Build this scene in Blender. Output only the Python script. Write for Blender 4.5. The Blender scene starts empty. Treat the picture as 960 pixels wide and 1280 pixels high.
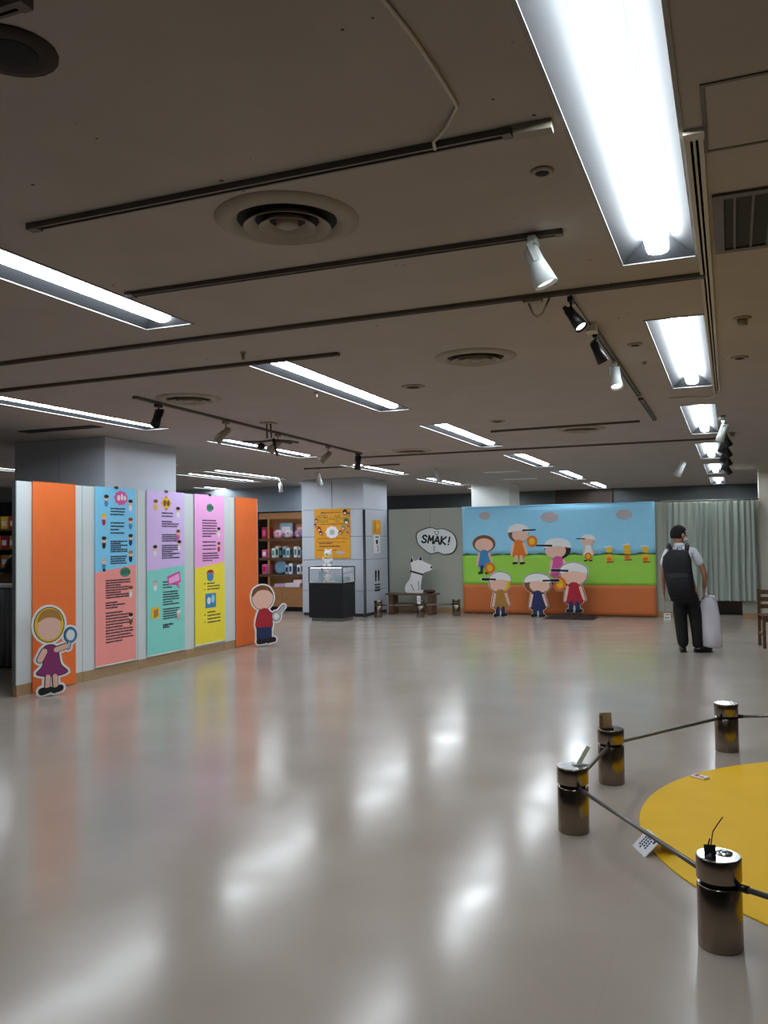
import bpy, bmesh, math, random
from mathutils import Vector, Matrix
random.seed(7)
scene = bpy.context.scene
COL = scene.collection
PI = math.pi
R = math.radians

# ------------------------------------------------------------------ camera
CAMH = 1.55
def cam_basis(yaw, pitch, roll):
    cy, sy, cp, sp = math.cos(yaw), math.sin(yaw), math.cos(pitch), math.sin(pitch)
    f = Vector((-sy*cp, cy*cp, sp)); r = Vector((cy, sy, 0)); u = r.cross(f)
    c, s = math.cos(roll), math.sin(roll)
    return c*r + s*u, -s*r + c*u, f
cd = bpy.data.cameras.new('camera')
cam = bpy.data.objects.new('camera', cd); COL.objects.link(cam)
_r, _u, _f = cam_basis(R(22.416), R(1.921), R(-.7726))
cam.matrix_world = Matrix(((_r.x, _u.x, -_f.x, 0), (_r.y, _u.y, -_f.y, 0), (_r.z, _u.z, -_f.z, CAMH), (0, 0, 0, 1)))
cd.sensor_fit = 'HORIZONTAL'; cd.sensor_width = 36; cd.lens = 36*1054.6/960
cd.clip_start = .05; cd.clip_end = 100
scene.camera = cam

# ------------------------------------------------------------------ world, exposure
w = bpy.data.worlds.new('world'); scene.world = w; w.use_nodes = True
w.node_tree.nodes['Background'].inputs[0].default_value = (.55, .62, .7, 1)
w.node_tree.nodes['Background'].inputs[1].default_value = .02
vs = scene.view_settings
vs.view_transform = 'Standard'; vs.look = 'None'; vs.gamma = 1; vs.use_curve_mapping = False
vs.exposure = 0.0
TUBE = 32.5          # strength of the fluorescent tubes
scene.cycles.max_bounces = 10
scene.cycles.diffuse_bounces = 5
scene.cycles.caustics_reflective = False

# ------------------------------------------------------------------ materials
MATS = {}
def mat(name, col, rough=.6, metal=0., var=.06, scale=8., bump=0., bscale=60., emit=0., spec=.5, trans=0., coords='Object', stretch=None):
    if name in MATS: return MATS[name]
    m = bpy.data.materials.new(name); m.use_nodes = True
    nt = m.node_tree; N = nt.nodes; L = nt.links
    b = N['Principled BSDF']
    b.inputs['Roughness'].default_value = rough
    b.inputs['Metallic'].default_value = metal
    b.inputs['Specular IOR Level'].default_value = spec
    b.inputs['Transmission Weight'].default_value = trans
    tc = N.new('ShaderNodeTexCoord'); src = tc.outputs[coords]
    if stretch:
        mp = N.new('ShaderNodeMapping'); mp.inputs['Scale'].default_value = stretch
        L.new(src, mp.inputs['Vector']); src = mp.outputs['Vector']
    nz = N.new('ShaderNodeTexNoise'); nz.inputs['Scale'].default_value = scale; nz.inputs['Detail'].default_value = 4
    L.new(src, nz.inputs['Vector'])
    rp = N.new('ShaderNodeValToRGB')
    rp.color_ramp.elements[0].position = .3; rp.color_ramp.elements[1].position = .7
    rp.color_ramp.elements[0].color = tuple(max(0, c*(1-var)) for c in col[:3]) + (1,)
    rp.color_ramp.elements[1].color = tuple(min(1, c*(1+var)) for c in col[:3]) + (1,)
    L.new(nz.outputs['Fac'], rp.inputs['Fac']); L.new(rp.outputs['Color'], b.inputs['Base Color'])
    if bump:
        n2 = N.new('ShaderNodeTexNoise'); n2.inputs['Scale'].default_value = bscale; n2.inputs['Detail'].default_value = 3
        L.new(src, n2.inputs['Vector'])
        bp = N.new('ShaderNodeBump'); bp.inputs['Strength'].default_value = bump; bp.inputs['Distance'].default_value = .01
        L.new(n2.outputs['Fac'], bp.inputs['Height']); L.new(bp.outputs['Normal'], b.inputs['Normal'])
    if emit:
        b.inputs['Emission Color'].default_value = tuple(col[:3]) + (1,)
        b.inputs['Emission Strength'].default_value = emit
    MATS[name] = m
    return m
def srgb(r, g, b):
    f = lambda c: (c/12.92 if c <= .04045 else ((c+.055)/1.055)**2.4)
    return (f(r/255), f(g/255), f(b/255))

def floor_material():
    m = bpy.data.materials.new('polished vinyl floor'); m.use_nodes = True
    nt = m.node_tree; N = nt.nodes; L = nt.links; b = N['Principled BSDF']
    tc = N.new('ShaderNodeTexCoord')
    nz = N.new('ShaderNodeTexNoise'); nz.inputs['Scale'].default_value = 1.1; nz.inputs['Detail'].default_value = 6
    L.new(tc.outputs['Object'], nz.inputs['Vector'])
    rp = N.new('ShaderNodeValToRGB')
    rp.color_ramp.elements[0].position = .3; rp.color_ramp.elements[1].position = .72
    rp.color_ramp.elements[0].color = (.40, .335, .285, 1); rp.color_ramp.elements[1].color = (.47, .40, .345, 1)
    L.new(nz.outputs['Fac'], rp.inputs['Fac'])
    br = N.new('ShaderNodeTexBrick'); br.offset = 0; br.inputs['Scale'].default_value = 1
    br.inputs['Mortar Size'].default_value = .0025; br.inputs['Brick Width'].default_value = .45; br.inputs['Row Height'].default_value = .45
    br.inputs['Color1'].default_value = (1, 1, 1, 1); br.inputs['Color2'].default_value = (.985, .985, .985, 1); br.inputs['Mortar'].default_value = (.965, .96, .955, 1)
    L.new(tc.outputs['Object'], br.inputs['Vector'])
    mx = N.new('ShaderNodeMix'); mx.data_type = 'RGBA'; mx.blend_type = 'MULTIPLY'; mx.inputs[0].default_value = 1
    L.new(rp.outputs['Color'], mx.inputs[6]); L.new(br.outputs['Color'], mx.inputs[7])
    L.new(mx.outputs[2], b.inputs['Base Color'])
    # wax: uneven gloss and a slow waviness of the sheet
    n3 = N.new('ShaderNodeTexNoise'); n3.inputs['Scale'].default_value = 2.3; n3.inputs['Detail'].default_value = 5
    L.new(tc.outputs['Object'], n3.inputs['Vector'])
    mr = N.new('ShaderNodeMapRange'); mr.inputs['To Min'].default_value = .14; mr.inputs['To Max'].default_value = .22
    mr.inputs['From Min'].default_value = .3; mr.inputs['From Max'].default_value = .7
    L.new(n3.outputs['Fac'], mr.inputs['Value']); L.new(mr.outputs['Result'], b.inputs['Roughness'])
    n4 = N.new('ShaderNodeTexNoise'); n4.inputs['Scale'].default_value = 2.2; n4.inputs['Detail'].default_value = 1
    L.new(tc.outputs['Object'], n4.inputs['Vector'])
    bp = N.new('ShaderNodeBump'); bp.inputs['Strength'].default_value = .008; bp.inputs['Distance'].default_value = .02
    L.new(n4.outputs['Fac'], bp.inputs['Height']); L.new(bp.outputs['Normal'], b.inputs['Normal'])
    b.inputs['Specular IOR Level'].default_value = .31
    return m
def ceiling_material():
    m = bpy.data.materials.new('pinholed ceiling board'); m.use_nodes = True
    nt = m.node_tree; N = nt.nodes; L = nt.links; b = N['Principled BSDF']
    tc = N.new('ShaderNodeTexCoord')
    vo = N.new('ShaderNodeTexVoronoi'); vo.inputs['Scale'].default_value = 9
    L.new(tc.outputs['Object'], vo.inputs['Vector'])
    nz = N.new('ShaderNodeTexNoise'); nz.inputs['Scale'].default_value = 3.0; nz.inputs['Detail'].default_value = 5
    L.new(tc.outputs['Object'], nz.inputs['Vector'])
    # pinholes: only in some patches
    mr = N.new('ShaderNodeMapRange'); mr.inputs['From Min'].default_value = .45; mr.inputs['From Max'].default_value = .7
    mr.inputs['To Min'].default_value = .02; mr.inputs['To Max'].default_value = .10
    L.new(nz.outputs['Fac'], mr.inputs['Value'])
    lt = N.new('ShaderNodeMath'); lt.operation = 'LESS_THAN'
    L.new(vo.outputs['Distance'], lt.inputs[0]); L.new(mr.outputs['Result'], lt.inputs[1])
    rp = N.new('ShaderNodeValToRGB')
    rp.color_ramp.elements[0].color = (.41, .375, .352, 1); rp.color_ramp.elements[1].color = (.50, .46, .432, 1)
    L.new(nz.outputs['Fac'], rp.inputs['Fac'])
    mx = N.new('ShaderNodeMix'); mx.data_type = 'RGBA'; mx.inputs[7].default_value = (.10, .085, .07, 1)
    L.new(lt.outputs[0], mx.inputs[0]); L.new(rp.outputs['Color'], mx.inputs[6])
    L.new(mx.outputs[2], b.inputs['Base Color'])
    b.inputs['Roughness'].default_value = .95; b.inputs['Specular IOR Level'].default_value = .1
    return m

M_floor = floor_material(); M_ceil = ceiling_material()
M_panel = mat('grey exhibition board', srgb(214, 224, 226), .7, var=.03, scale=2)
M_panel2 = mat('putty exhibition board', srgb(168, 172, 160), .7, var=.03, scale=2)
M_kick = mat('tan kick strip', srgb(172, 143, 108), .55, var=.1, scale=14, stretch=(1, 1, 8))
M_clad = mat('pale pillar cladding', srgb(196, 202, 214), .35, var=.02, scale=2)
M_joint = mat('dark joint', srgb(60, 62, 62), .8)
M_wall = mat('dull far wall', srgb(88, 94, 96), .8, var=.05, scale=1.5)
M_walldk = mat('dark side wall', srgb(95, 95, 92), .8, var=.05, scale=1.5)
M_cream = mat('white column paint', srgb(225, 222, 206), .6, var=.02)
M_orange = mat('orange cloth', srgb(240, 116, 48), .75, var=.03, scale=5)
M_white = mat('white paint', srgb(232, 234, 234), .5, var=.02)
M_refl = mat('grey enamel lamp reflector', (.021, .0225, .025), .55, var=.01, spec=.25)
M_tube = mat('fluorescent tube', (.86, .94, 1.0), .4, emit=TUBE)
M_black = mat('black metal', srgb(16, 16, 18), .4, var=.1)
M_blackcl = mat('black cloth', srgb(18, 18, 22), .85, var=.2, bump=.2)
M_navy = mat('dark navy nylon', srgb(12, 13, 20), .7, var=.2, bump=.2, bscale=90)
M_beige = mat('beige fitting', srgb(150, 140, 124), .5, var=.05)
M_track = mat('track anodised brown', srgb(92, 82, 72), .45, var=.08)
M_trackgrey = mat('grey track enamel', srgb(196, 188, 176), .45, var=.04)
M_slot = mat('track slot', srgb(18, 15, 13), .8)
M_steel = mat('dull stainless steel', srgb(138, 126, 113), .22, metal=1, var=.06, scale=30, stretch=(1, 1, .05))
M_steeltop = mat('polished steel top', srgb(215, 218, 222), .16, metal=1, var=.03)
M_rope = mat('grey steel rod', srgb(120, 118, 112), .35, metal=.6, var=.1)
M_yellowmat = mat('yellow vinyl mat', srgb(244, 192, 20), .6, var=.03, scale=4, spec=.25)
M_wood = mat('oak board', srgb(170, 122, 78), .5, var=.14, scale=5, stretch=(1, 1, 9))
M_wooddk = mat('weathered wood', srgb(94, 76, 58), .65, var=.25, scale=6, stretch=(1.5, 9, 9))
M_woodmd = mat('brown stained wood', srgb(98, 70, 52), .5, var=.2, scale=6)
M_skin = mat('skin', srgb(176, 124, 98), .5, var=.05)
M_hair = mat('black hair', srgb(10, 9, 9), .85, var=.3, scale=40, bump=.3)
M_shirt = mat('white shirt cotton', srgb(228, 230, 240), .8, var=.02)
M_trouser = mat('black trouser wool', srgb(14, 14, 17), .8, var=.15)
M_shoe = mat('black shoe leather', srgb(12, 12, 13), .3)
M_bag = mat('white plastic bag', srgb(226, 224, 238), .45, var=.03, bump=.25, bscale=14)
M_curt = mat('grey green curtain', srgb(172, 184, 175), .85, var=.05, scale=3, stretch=(6, 6, .4))
M_glass = mat('clear glass', (1, 1, 1), .02, trans=1.0, var=0)
M_ivory = mat('ivory plastic', srgb(205, 198, 182), .5)
def C(name, r, g, b, rough=.7): return mat(name, srgb(r, g, b), rough, var=.02)
P_sky = C('print sky blue', 152, 220, 255); P_grass = C('print grass green', 160, 222, 80); P_soil = C('print soil brown', 212, 118, 62)
P_white = C('print white', 238, 238, 240); P_black = C('print black', 24, 22, 26); P_peach = C('print peach', 240, 196, 178)
P_yel = C('print yellow', 240, 196, 40); P_red = C('print red', 178, 32, 52); P_navy = C('print navy', 34, 48, 96); P_pur = C('print plum', 140, 50, 110)
P_org = C('print orange', 228, 122, 30); P_pink = C('print pink', 226, 90, 168); P_blue = C('print blue', 64, 140, 196); P_brn = C('print brown', 128, 78, 44)
P_teal = C('print teal', 46, 150, 140); P_grey = C('print pale grey', 190, 192, 198); P_cloud = C('print cloud grey', 186, 182, 190)
P_tan = C('print tan', 178, 132, 60); P_ink = C('print ink', 44, 36, 60); P_dkgreen = C('print dark green', 60, 110, 60)
B_blue = C('banner sky blue', 132, 214, 255); B_coral = C('banner coral', 255, 160, 152); B_lilac = C('banner lilac', 226, 200, 255)
B_mint = C('banner mint', 140, 228, 218); B_pink = C('banner pink', 255, 182, 240); B_yel = C('banner yellow', 255, 236, 62)

# ------------------------------------------------------------------ mesh helpers
class MB:
    def __init__(s): s.bm = bmesh.new(); s.mi = 0
    def _t(s, vs, M):
        if M is not None: bmesh.ops.transform(s.bm, matrix=M, verts=vs)
    def box(s, x0, x1, y0, y1, z0, z1, M=None, bev=0):
        vs = [s.bm.verts.new((x, y, z)) for x in (x0, x1) for y in (y0, y1) for z in (z0, z1)]
        fs = [s.bm.faces.new([vs[i] for i in q]) for q in ((0, 1, 3, 2), (4, 6, 7, 5), (0, 4, 5, 1), (2, 3, 7, 6), (0, 2, 6, 4), (1, 5, 7, 3))]
        for f in fs: f.material_index = s.mi
        if bev:
            es = list({e for f in fs for e in f.edges})
            r = bmesh.ops.bevel(s.bm, geom=es, offset=bev, segments=2, affect='EDGES', profile=.6)
            vs = list({v for f in r['faces'] for v in f.verts} | {v for v in vs if v.is_valid})
        s._t(vs, M); return s
    def quad(s, a, b, c, d):
        f = s.bm.faces.new([s.bm.verts.new(p) for p in (a, b, c, d)]); f.material_index = s.mi; return s
    def lathe(s, prof, seg=24, M=None, cap=True):
        rings = []; allv = []
        for r, z in prof:
            ring = [s.bm.verts.new((r*math.cos(2*PI*k/seg), r*math.sin(2*PI*k/seg), z)) for k in range(seg)]
            rings.append(ring); allv += ring
        for a, b in zip(rings, rings[1:]):
            for k in range(seg):
                f = s.bm.faces.new((a[k], a[(k+1) % seg], b[(k+1) % seg], b[k])); f.smooth = True; f.material_index = s.mi
        if cap:
            f = s.bm.faces.new(list(reversed(rings[0]))); f.material_index = s.mi
            f = s.bm.faces.new(rings[-1]); f.material_index = s.mi
        s._t(allv, M); return s
    def tube(s, pts, r, seg=8):
        pts = [Vector(p) for p in pts]; rings = []
        for i, p in enumerate(pts):
            d = (pts[min(i+1, len(pts)-1)] - pts[max(i-1, 0)]).normalized()
            a = d.cross(Vector((0, 0, 1)))
            if a.length < 1e-4: a = Vector((1, 0, 0))
            a.normalize(); b = a.cross(d); rr = r[i] if isinstance(r, (list, tuple)) else r
            rings.append([s.bm.verts.new(p + rr*(math.cos(2*PI*k/seg)*a + math.sin(2*PI*k/seg)*b)) for k in range(seg)])
        for a, b in zip(rings, rings[1:]):
            for k in range(seg):
                f = s.bm.faces.new((a[k], a[(k+1) % seg], b[(k+1) % seg], b[k])); f.smooth = True; f.material_index = s.mi
        f = s.bm.faces.new(list(reversed(rings[0]))); f.material_index = s.mi
        f = s.bm.faces.new(rings[-1]); f.material_index = s.mi
        return s
    def prism(s, poly, y0, y1, fn=None):
        """outline (u,v) in the XZ plane, from y0 (front) to y1 (back)"""
        a = 0
        for (x0, z0), (x1, z1) in zip(poly, poly[1:] + poly[:1]): a += x0*z1 - x1*z0
        if a < 0: poly = poly[::-1]
        g = fn or (lambda u, v: 0.)
        F = [s.bm.verts.new((u, y0 + g(u, v), v)) for u, v in poly]
        B = [s.bm.verts.new((u, y1 + g(u, v), v)) for u, v in poly]
        f = s.bm.faces.new(F); f.material_index = s.mi
        f = s.bm.faces.new(B[::-1]); f.material_index = s.mi
        n = len(poly)
        for k in range(n):
            f = s.bm.faces.new((F[k], B[k], B[(k+1) % n], F[(k+1) % n])); f.material_index = s.mi
        return s
    def ball(s, c, rx, ry, rz, seg=16, rings=10, M=None):
        vs = bmesh.ops.create_uvsphere(s.bm, u_segments=seg, v_segments=rings, radius=1)['verts']
        bmesh.ops.transform(s.bm, matrix=Matrix.Translation(c) @ Matrix.Diagonal((rx, ry, rz, 1)), verts=vs)
        for v in vs:
            for f in v.link_faces: f.smooth = True; f.material_index = s.mi
        s._t(vs, M); return s
    def build(s, name, m, parent=None, loc=None, rz=0):
        me = bpy.data.meshes.new(name); s.bm.normal_update(); s.bm.to_mesh(me); s.bm.free()
        for x in (m if isinstance(m, (list, tuple)) else [m]): me.materials.append(x)
        o = bpy.data.objects.new(name, me); COL.objects.link(o)
        if parent is not None: o.parent = parent
        if loc is not None: o.location = loc
        if rz: o.rotation_euler.z = rz
        return o
def tag(o, label, cat, group=None, kind=None):
    o['label'] = label; o['category'] = cat
    if group: o['group'] = group
    if kind: o['kind'] = kind
    return o
def empty(name, loc=(0, 0, 0), rz=0, label=None, cat=None, group=None):
    o = bpy.data.objects.new(name, None); COL.objects.link(o); o.location = loc; o.rotation_euler.z = rz
    o.empty_display_size = .1
    if label: tag(o, label, cat, group)
    return o
def struct(o): o['kind'] = 'structure'; return o
def stuff(o): o['kind'] = 'stuff'; return o
def boxo(name, m, dims, parent=None, loc=None, rz=0, bev=0):
    return MB().box(*dims, bev=bev).build(name, m, parent, loc, rz)
def copy_tree(o, parent=None):
    c = o.copy(); COL.objects.link(c)
    if parent is not None: c.parent = parent
    for ch in list(o.children): copy_tree(ch, c)
    return c
def ell(cx, cy, rx, ry, rot=0, n=22):
    c, s = math.cos(rot), math.sin(rot)
    return [(cx + rx*math.cos(t)*c - ry*math.sin(t)*s, cy + rx*math.cos(t)*s + ry*math.sin(t)*c) for t in [2*PI*k/n for k in range(n)]]
def cap2(a, b, ra, rb, n=8):
    """2D capsule outline"""
    ang = math.atan2(b[1]-a[1], b[0]-a[0]); o = []
    for k in range(n+1): t = ang + PI/2 + PI*k/n; o.append((a[0]+ra*math.cos(t), a[1]+ra*math.sin(t)))
    for k in range(n+1): t = ang - PI/2 + PI*k/n; o.append((b[0]+rb*math.cos(t), b[1]+rb*math.sin(t)))
    return o
def smooth(pts, n=5):
    o = []; L = len(pts)
    for i in range(L):
        p0, p1, p2, p3 = [Vector(pts[(i+k) % L]) for k in (-1, 0, 1, 2)]
        for j in range(n):
            t = j/n
            q = .5*((2*p1) + (p2-p0)*t + (2*p0-5*p1+4*p2-p3)*t*t + (3*p1-p0-3*p2+p3)*t**3)
            o.append((q.x, q.y))
    return o
def cloud(cx, cy, w, h, bumps=7, ph=.3):
    o = []
    for k in range(bumps*6):
        t = 2*PI*k/(bumps*6); s = .86 + .14*abs(math.sin(bumps*t/2 + ph))
        o.append((cx + w*s*math.cos(t), cy + h*s*math.sin(t)))
    return o
def printed(name, shapes, parent, y=0., fn=None, th=.0012):
    """flat print: list of (outline, material), later ones lie on the earlier ones"""
    mats = []; b = MB()
    for k, (poly, m) in enumerate(shapes):
        if m not in mats: mats.append(m)
        b.mi = mats.index(m)
        b.prism(poly, y - th*(k+1), y - th*k if k else y, fn)
    return b.build(name, mats, parent)
SMAK = [[[(.85, .85), (.6, 1), (.25, .95), (.1, .75), (.3, .56), (.7, .45), (.85, .25), (.65, .05), (.3, 0), (.05, .15)]],
        [[(.05, 0), (.12, 1), (.48, .35), (.88, 1), (.95, 0)]], [[(.0, 0), (.5, 1), (1, 0)], [(.2, .36), (.8, .36)]],
        [[(.1, 0), (.1, 1)], [(.9, 1), (.1, .45), (.95, 0)]], [[(.4, 1), (.35, .36)], [(.32, .03), (.34, .05)]]]
TITLE = [[[(.1, .88), (.85, .88), (.55, .4), (.05, .05)], [(.58, .42), (.95, .05)]], [[(.1, .88), (.85, .88), (.6, .4), (.08, .02)], [(.25, .62), (.6, .4), (.9, .1)]], [[(.08, .48), (.92, .48)]],
         [[(.15, .9), (.15, .15), (.3, .06), (.85, .06)], [(.15, .5), (.8, .66)], [(.88, .95), (.98, .9), (.92, .8), (.84, .87), (.88, .95)]], [[(.08, .48), (.92, .48)]]]
def strokes(name, glyphs, h, wd, m, parent, y, x0, z0, slant=0, tilt=0, pitch=.15):
    """lettering drawn with a round pen: every glyph a list of pen lines in a unit box"""
    b = MB(); k = 0
    for gi, g in enumerate(glyphs):
        for line in g:
            P = [(x0 + gi*pitch + (px*.78 + slant*pz)*h, z0 + pz*h + tilt*(gi*pitch + px*h)) for px, pz in line]
            for a, c in zip(P, P[1:]):
                if math.hypot(a[0]-c[0], a[1]-c[1]) < 1e-6: continue
                b.prism(cap2(a, c, wd/2, wd/2, 6), y - .00002*k, y + .002); k += 1
    return b.build(name, m, parent)
def text_rows(name, rows, m, parent, y, th=.001):
    """unreadably small print: rows of (u0, u1, v, height) broken into characters"""
    b = MB()
    for u0, u1, v, h in rows:
        u = u0
        while u < u1:
            wd = h*random.uniform(.6, 1.6)
            b.box(u, min(u+wd, u1), y-th, y, v-h*.5*random.uniform(.7, 1), v+h*.5*random.uniform(.7, 1)); u += wd + h*random.uniform(.12, .3)
    return stuff(b.build(name, m, parent))

# ------------------------------------------------------------------ the room
ZC = 2.84
XL, XR, YB, YF = -15.0, 3.2, -5.5, 22.9
LAMP_ROWS = {}   # x -> list of start y
LW, LL = .32, 2.5
rows = [(-.286, [1.6, 5.22, 8.8, 12.48, 16.14, 19.9]), (-3.07, [1.62, 5.26, 8.92, 12.66, 16.3, 20.1]),
        (-5.97, [5.3, 8.98, 12.95, 16.7, 20.4]), (-8.62, [9.1, 12.75, 16.4]), (-9.45, [13.1]), (-11.4, [9.0, 16.4])]  # shelf row starts with an unseen lamp added to brighten the dark shop
lamps = [(x, y) for x, ys in rows for y in ys]

struct(boxo('floor', M_floor, (XL, XR, YB, YF, -.1, 0)))
def ceiling():
    xs = {XL, XR}; ys = {YB, YF}
    for x, y in lamps: xs |= {x-LW/2, x+LW/2}; ys |= {y, y+LL}
    xs = sorted(xs); ys = sorted(ys); b = bmesh.new(); V = {}
    def v(i, j):
        if (i, j) not in V: V[i, j] = b.verts.new((xs[i], ys[j], ZC))
        return V[i, j]
    for i in range(len(xs)-1):
        for j in range(len(ys)-1):
            cx, cy = (xs[i]+xs[i+1])/2, (ys[j]+ys[j+1])/2
            if any(abs(cx-x) < LW/2 and y < cy < y+LL for x, y in lamps): continue
            b.faces.new((v(i, j), v(i, j+1), v(i+1, j+1), v(i+1, j)))
    me = bpy.data.meshes.new('ceiling'); b.to_mesh(me); b.free(); me.materials.append(M_ceil)
    o = bpy.data.objects.new('ceiling', me); COL.objects.link(o); return struct(o)
ceiling()
struct(boxo('wall_front', M_wall, (XL, XR, YF, YF+.15, 0, 3.1)))
struct(boxo('wall_back', M_walldk, (XL, XR, YB-.15, YB, 0, 3.1)))
struct(boxo('wall_left', M_walldk, (XL-.15, XL, YB, YF, 0, 3.1)))
struct(boxo('wall_right', M_walldk, (XR, XR+.15, YB, YF, 0, 3.1)))
struct(boxo('ceiling_slab', M_walldk, (XL, XR, YB, YF, 3.1, 3.15)))

def pillar(name, x0, x1, y0, y1, rowsz, seams=1):
    e = boxo(name, M_joint, (x0+.02, x1-.02, y0+.02, y1-.02, 0, ZC)); struct(e)
    g = .004
    for z0, z1 in zip(rowsz, rowsz[1:]):
        xs = [x0 + (x1-x0)*k/(seams+1) for k in range(seams+2)]
        for a, b in zip(xs, xs[1:]):
            boxo('cladding_panel', M_clad, (a+g, b-g, y0, y0+.018, z0+g, z1-g), e)
        boxo('cladding_panel', M_clad, (x1-.018, x1, y0+g, y1-g, z0+g, z1-g), e)
        boxo('cladding_panel', M_clad, (x0, x0+.018, y0+g, y1-g, z0+g, z1-g), e)
        boxo('cladding_panel', M_clad, (x0+g, x1-g, y1-.018, y1, z0+g, z1-g), e)
    return e
pillar('pillar', -8.36, -6.93, 8.05, 9.45, [.08, 1.0, 2.0, ZC])
pB = pillar('pillar', -8.37, -6.95, 15.75, 17.02, [.06, .52, 1.16, 1.64, 2.2, ZC], 0)
lit_opening_block = struct(boxo('pillar', M_white, (-5.62, -4.72, 19.0, 20.0, 0, ZC)))  # white block standing in for a lit opening, its brightness put into the colour
# white column at the edge of the curtained wall
col = struct(boxo('column', M_cream, (.47, 1.05, 17.1, 17.7, 0, ZC)))
boxo('plinth', M_kick, (.455, 1.065, 17.085, 17.715, 0, .1), col)
# brown bay on the far wall
struct(boxo('wall_front_brown', mat('dark brown bay', srgb(64, 52, 44), .7, var=.1), (-4.4, -2.9, 22.82, 22.9, 0, 2.84)))

# partition of exhibition panels behind the banners: faces +X
def partition(name, n, wd, h, mpanel, loc, rz, kick=.115):
    e = empty(name, loc, rz); struct(e)
    for k in range(n):
        boxo('panel', mpanel, (k*wd+.004, (k+1)*wd-.004, 0, .045, kick, h), e, bev=.004)
        boxo('kick_strip', M_kick, (k*wd+.003, (k+1)*wd-.003, -.004, .049, 0.0, kick), e)
        MB().box(k*wd-.006, k*wd+.006, .004, .05, kick, h).build('joint_post', mat('aluminium joint', srgb(150, 155, 158), .4, metal=.7), e)
    return e
PX = -6.8
pl = partition('partition_wall', 5, .955, 2.215, M_panel, (PX, 6.57, 0), PI/2)
pr = partition('partition_wall', 6, .945, 2.215, M_panel2, (-6.9, 17.0, 0), 0)
pq = partition('partition_wall', 1, .33, 2.205, M_panel2, (.14, 17.05, 0), 0)
pq2 = partition('partition_wall', 1, .16, 2.205, M_panel2, (-1.23, 17.0, 0), 0)

# ------------------------------------------------------------------ ceiling lights
def make_lamp():
    e = empty('ceiling_light', (0, 0, 0))
    h, L = LW/2, LL; zt = .085; s = .062; en = .05
    f = MB()
    def rim(x0, x1, y0, y1): f.box(x0, x1, y0, y1, -.005, .0)
    rim(-h-.014, -h, -.014, L+.014); rim(h, h+.014, -.014, L+.014)
    rim(-h, h, -.014, 0); rim(-h, h, L, L+.014)
    f.build('rim', mat('lamp rim grey', srgb(150, 148, 146), .5), e)
    t = MB()
    t.quad((-h, 0, 0), (-h, L, 0), (-s, L-en, zt), (-s, en, zt)); t.quad((h, L, 0), (h, 0, 0), (s, en, zt), (s, L-en, zt))
    t.quad((-h, L, 0), (h, L, 0), (s, L-en, zt), (-s, L-en, zt)); t.quad((h, 0, 0), (-h, 0, 0), (-s, en, zt), (s, en, zt))
    t.quad((-s, en, zt), (-s, L-en, zt), (s, L-en, zt), (s, en, zt))
    t.build('reflector', M_refl, e)
    c = MB(); n = 6; pts = [(-.048, .07)] + [(-.048*math.cos(PI*k/n), .03 - .018*math.sin(PI*k/n)) for k in range(n+1)] + [(.048, .07)]
    A = [c.bm.verts.new((x, en-.005, z)) for x, z in pts]; B = [c.bm.verts.new((x, L-en+.005, z)) for x, z in pts]
    for k in range(len(pts)-1): c.bm.faces.new((A[k], A[k+1], B[k+1], B[k])).smooth = True
    c.bm.faces.new(A[::-1]); c.bm.faces.new(B)
    c.build('tube_cover', M_tube, e)
    return e
ORD = ['first', 'second', 'third', 'fourth', 'fifth', 'sixth']
ROWTXT = {-.286: 'row beside the long grey track', -3.07: 'middle row over the open floor', -5.97: 'row over the colourful banners',
          -8.62: 'row over the shop shelves', -9.45: 'short row behind the shop shelves', -11.4: 'row deep in the dark shop'}
proto = make_lamp(); first = True
for x, ys in rows:
    for i, y in enumerate(ys):
        o = proto if first else copy_tree(proto); first = False
        o.location = (x, y, ZC)
        tag(o, f'lit recessed ceiling light, {ORD[i]} along the {ROWTXT[x]}', 'ceiling light', 'recessed ceiling lights')

# ------------------------------------------------------------------ air diffusers
def make_diffuser():
    e = empty('air_diffuser')
    MB().lathe([(.20, -.002), (.222, -.022), (.285, -.006), (.29, 0)], 40, cap=False).build('outer_ring', M_beige, e)
    def cone(r0, r1): return MB().lathe([(r0, -.004), (r1, -.034), (r1+.005, -.033), (r0+.012, -.003)], 36, cap=False)
    cone(.128, .172).build('ring', M_beige, e); cone(.072, .112).build('ring', M_beige, e)
    MB().lathe([(.001, -.03), (.035, -.03), (.045, -.022), (.045, -.002)], 24, cap=False).build('centre_boss', M_beige, e)
    MB().lathe([(.001, -.0015), (.206, -.0015)], 36, cap=False).build('dark_throat', M_slot, e)
    return e
dp = make_diffuser()
for i, (x, y, l) in enumerate([(-1.62, 2.95, 'round ringed ceiling air diffuser beside the long brown track over the open floor'), (-1.65, 5.74, 'round ringed ceiling air diffuser between the white and black spotlights and the middle light row'),
                               (-4.46, 6.27, 'round ringed ceiling air diffuser touching the spotlight track near the wide pillar'), (-1.63, 10.1, 'round ringed ceiling air diffuser crossed by a thin track before the mural'),
                               (-4.25, 11.4, 'round ringed ceiling air diffuser at the far end of the spotlight track')]):
    o = dp if i == 0 else copy_tree(dp)
    o.location = (x, y, ZC); tag(o, l, 'air diffuser', 'ceiling air diffusers')

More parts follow.
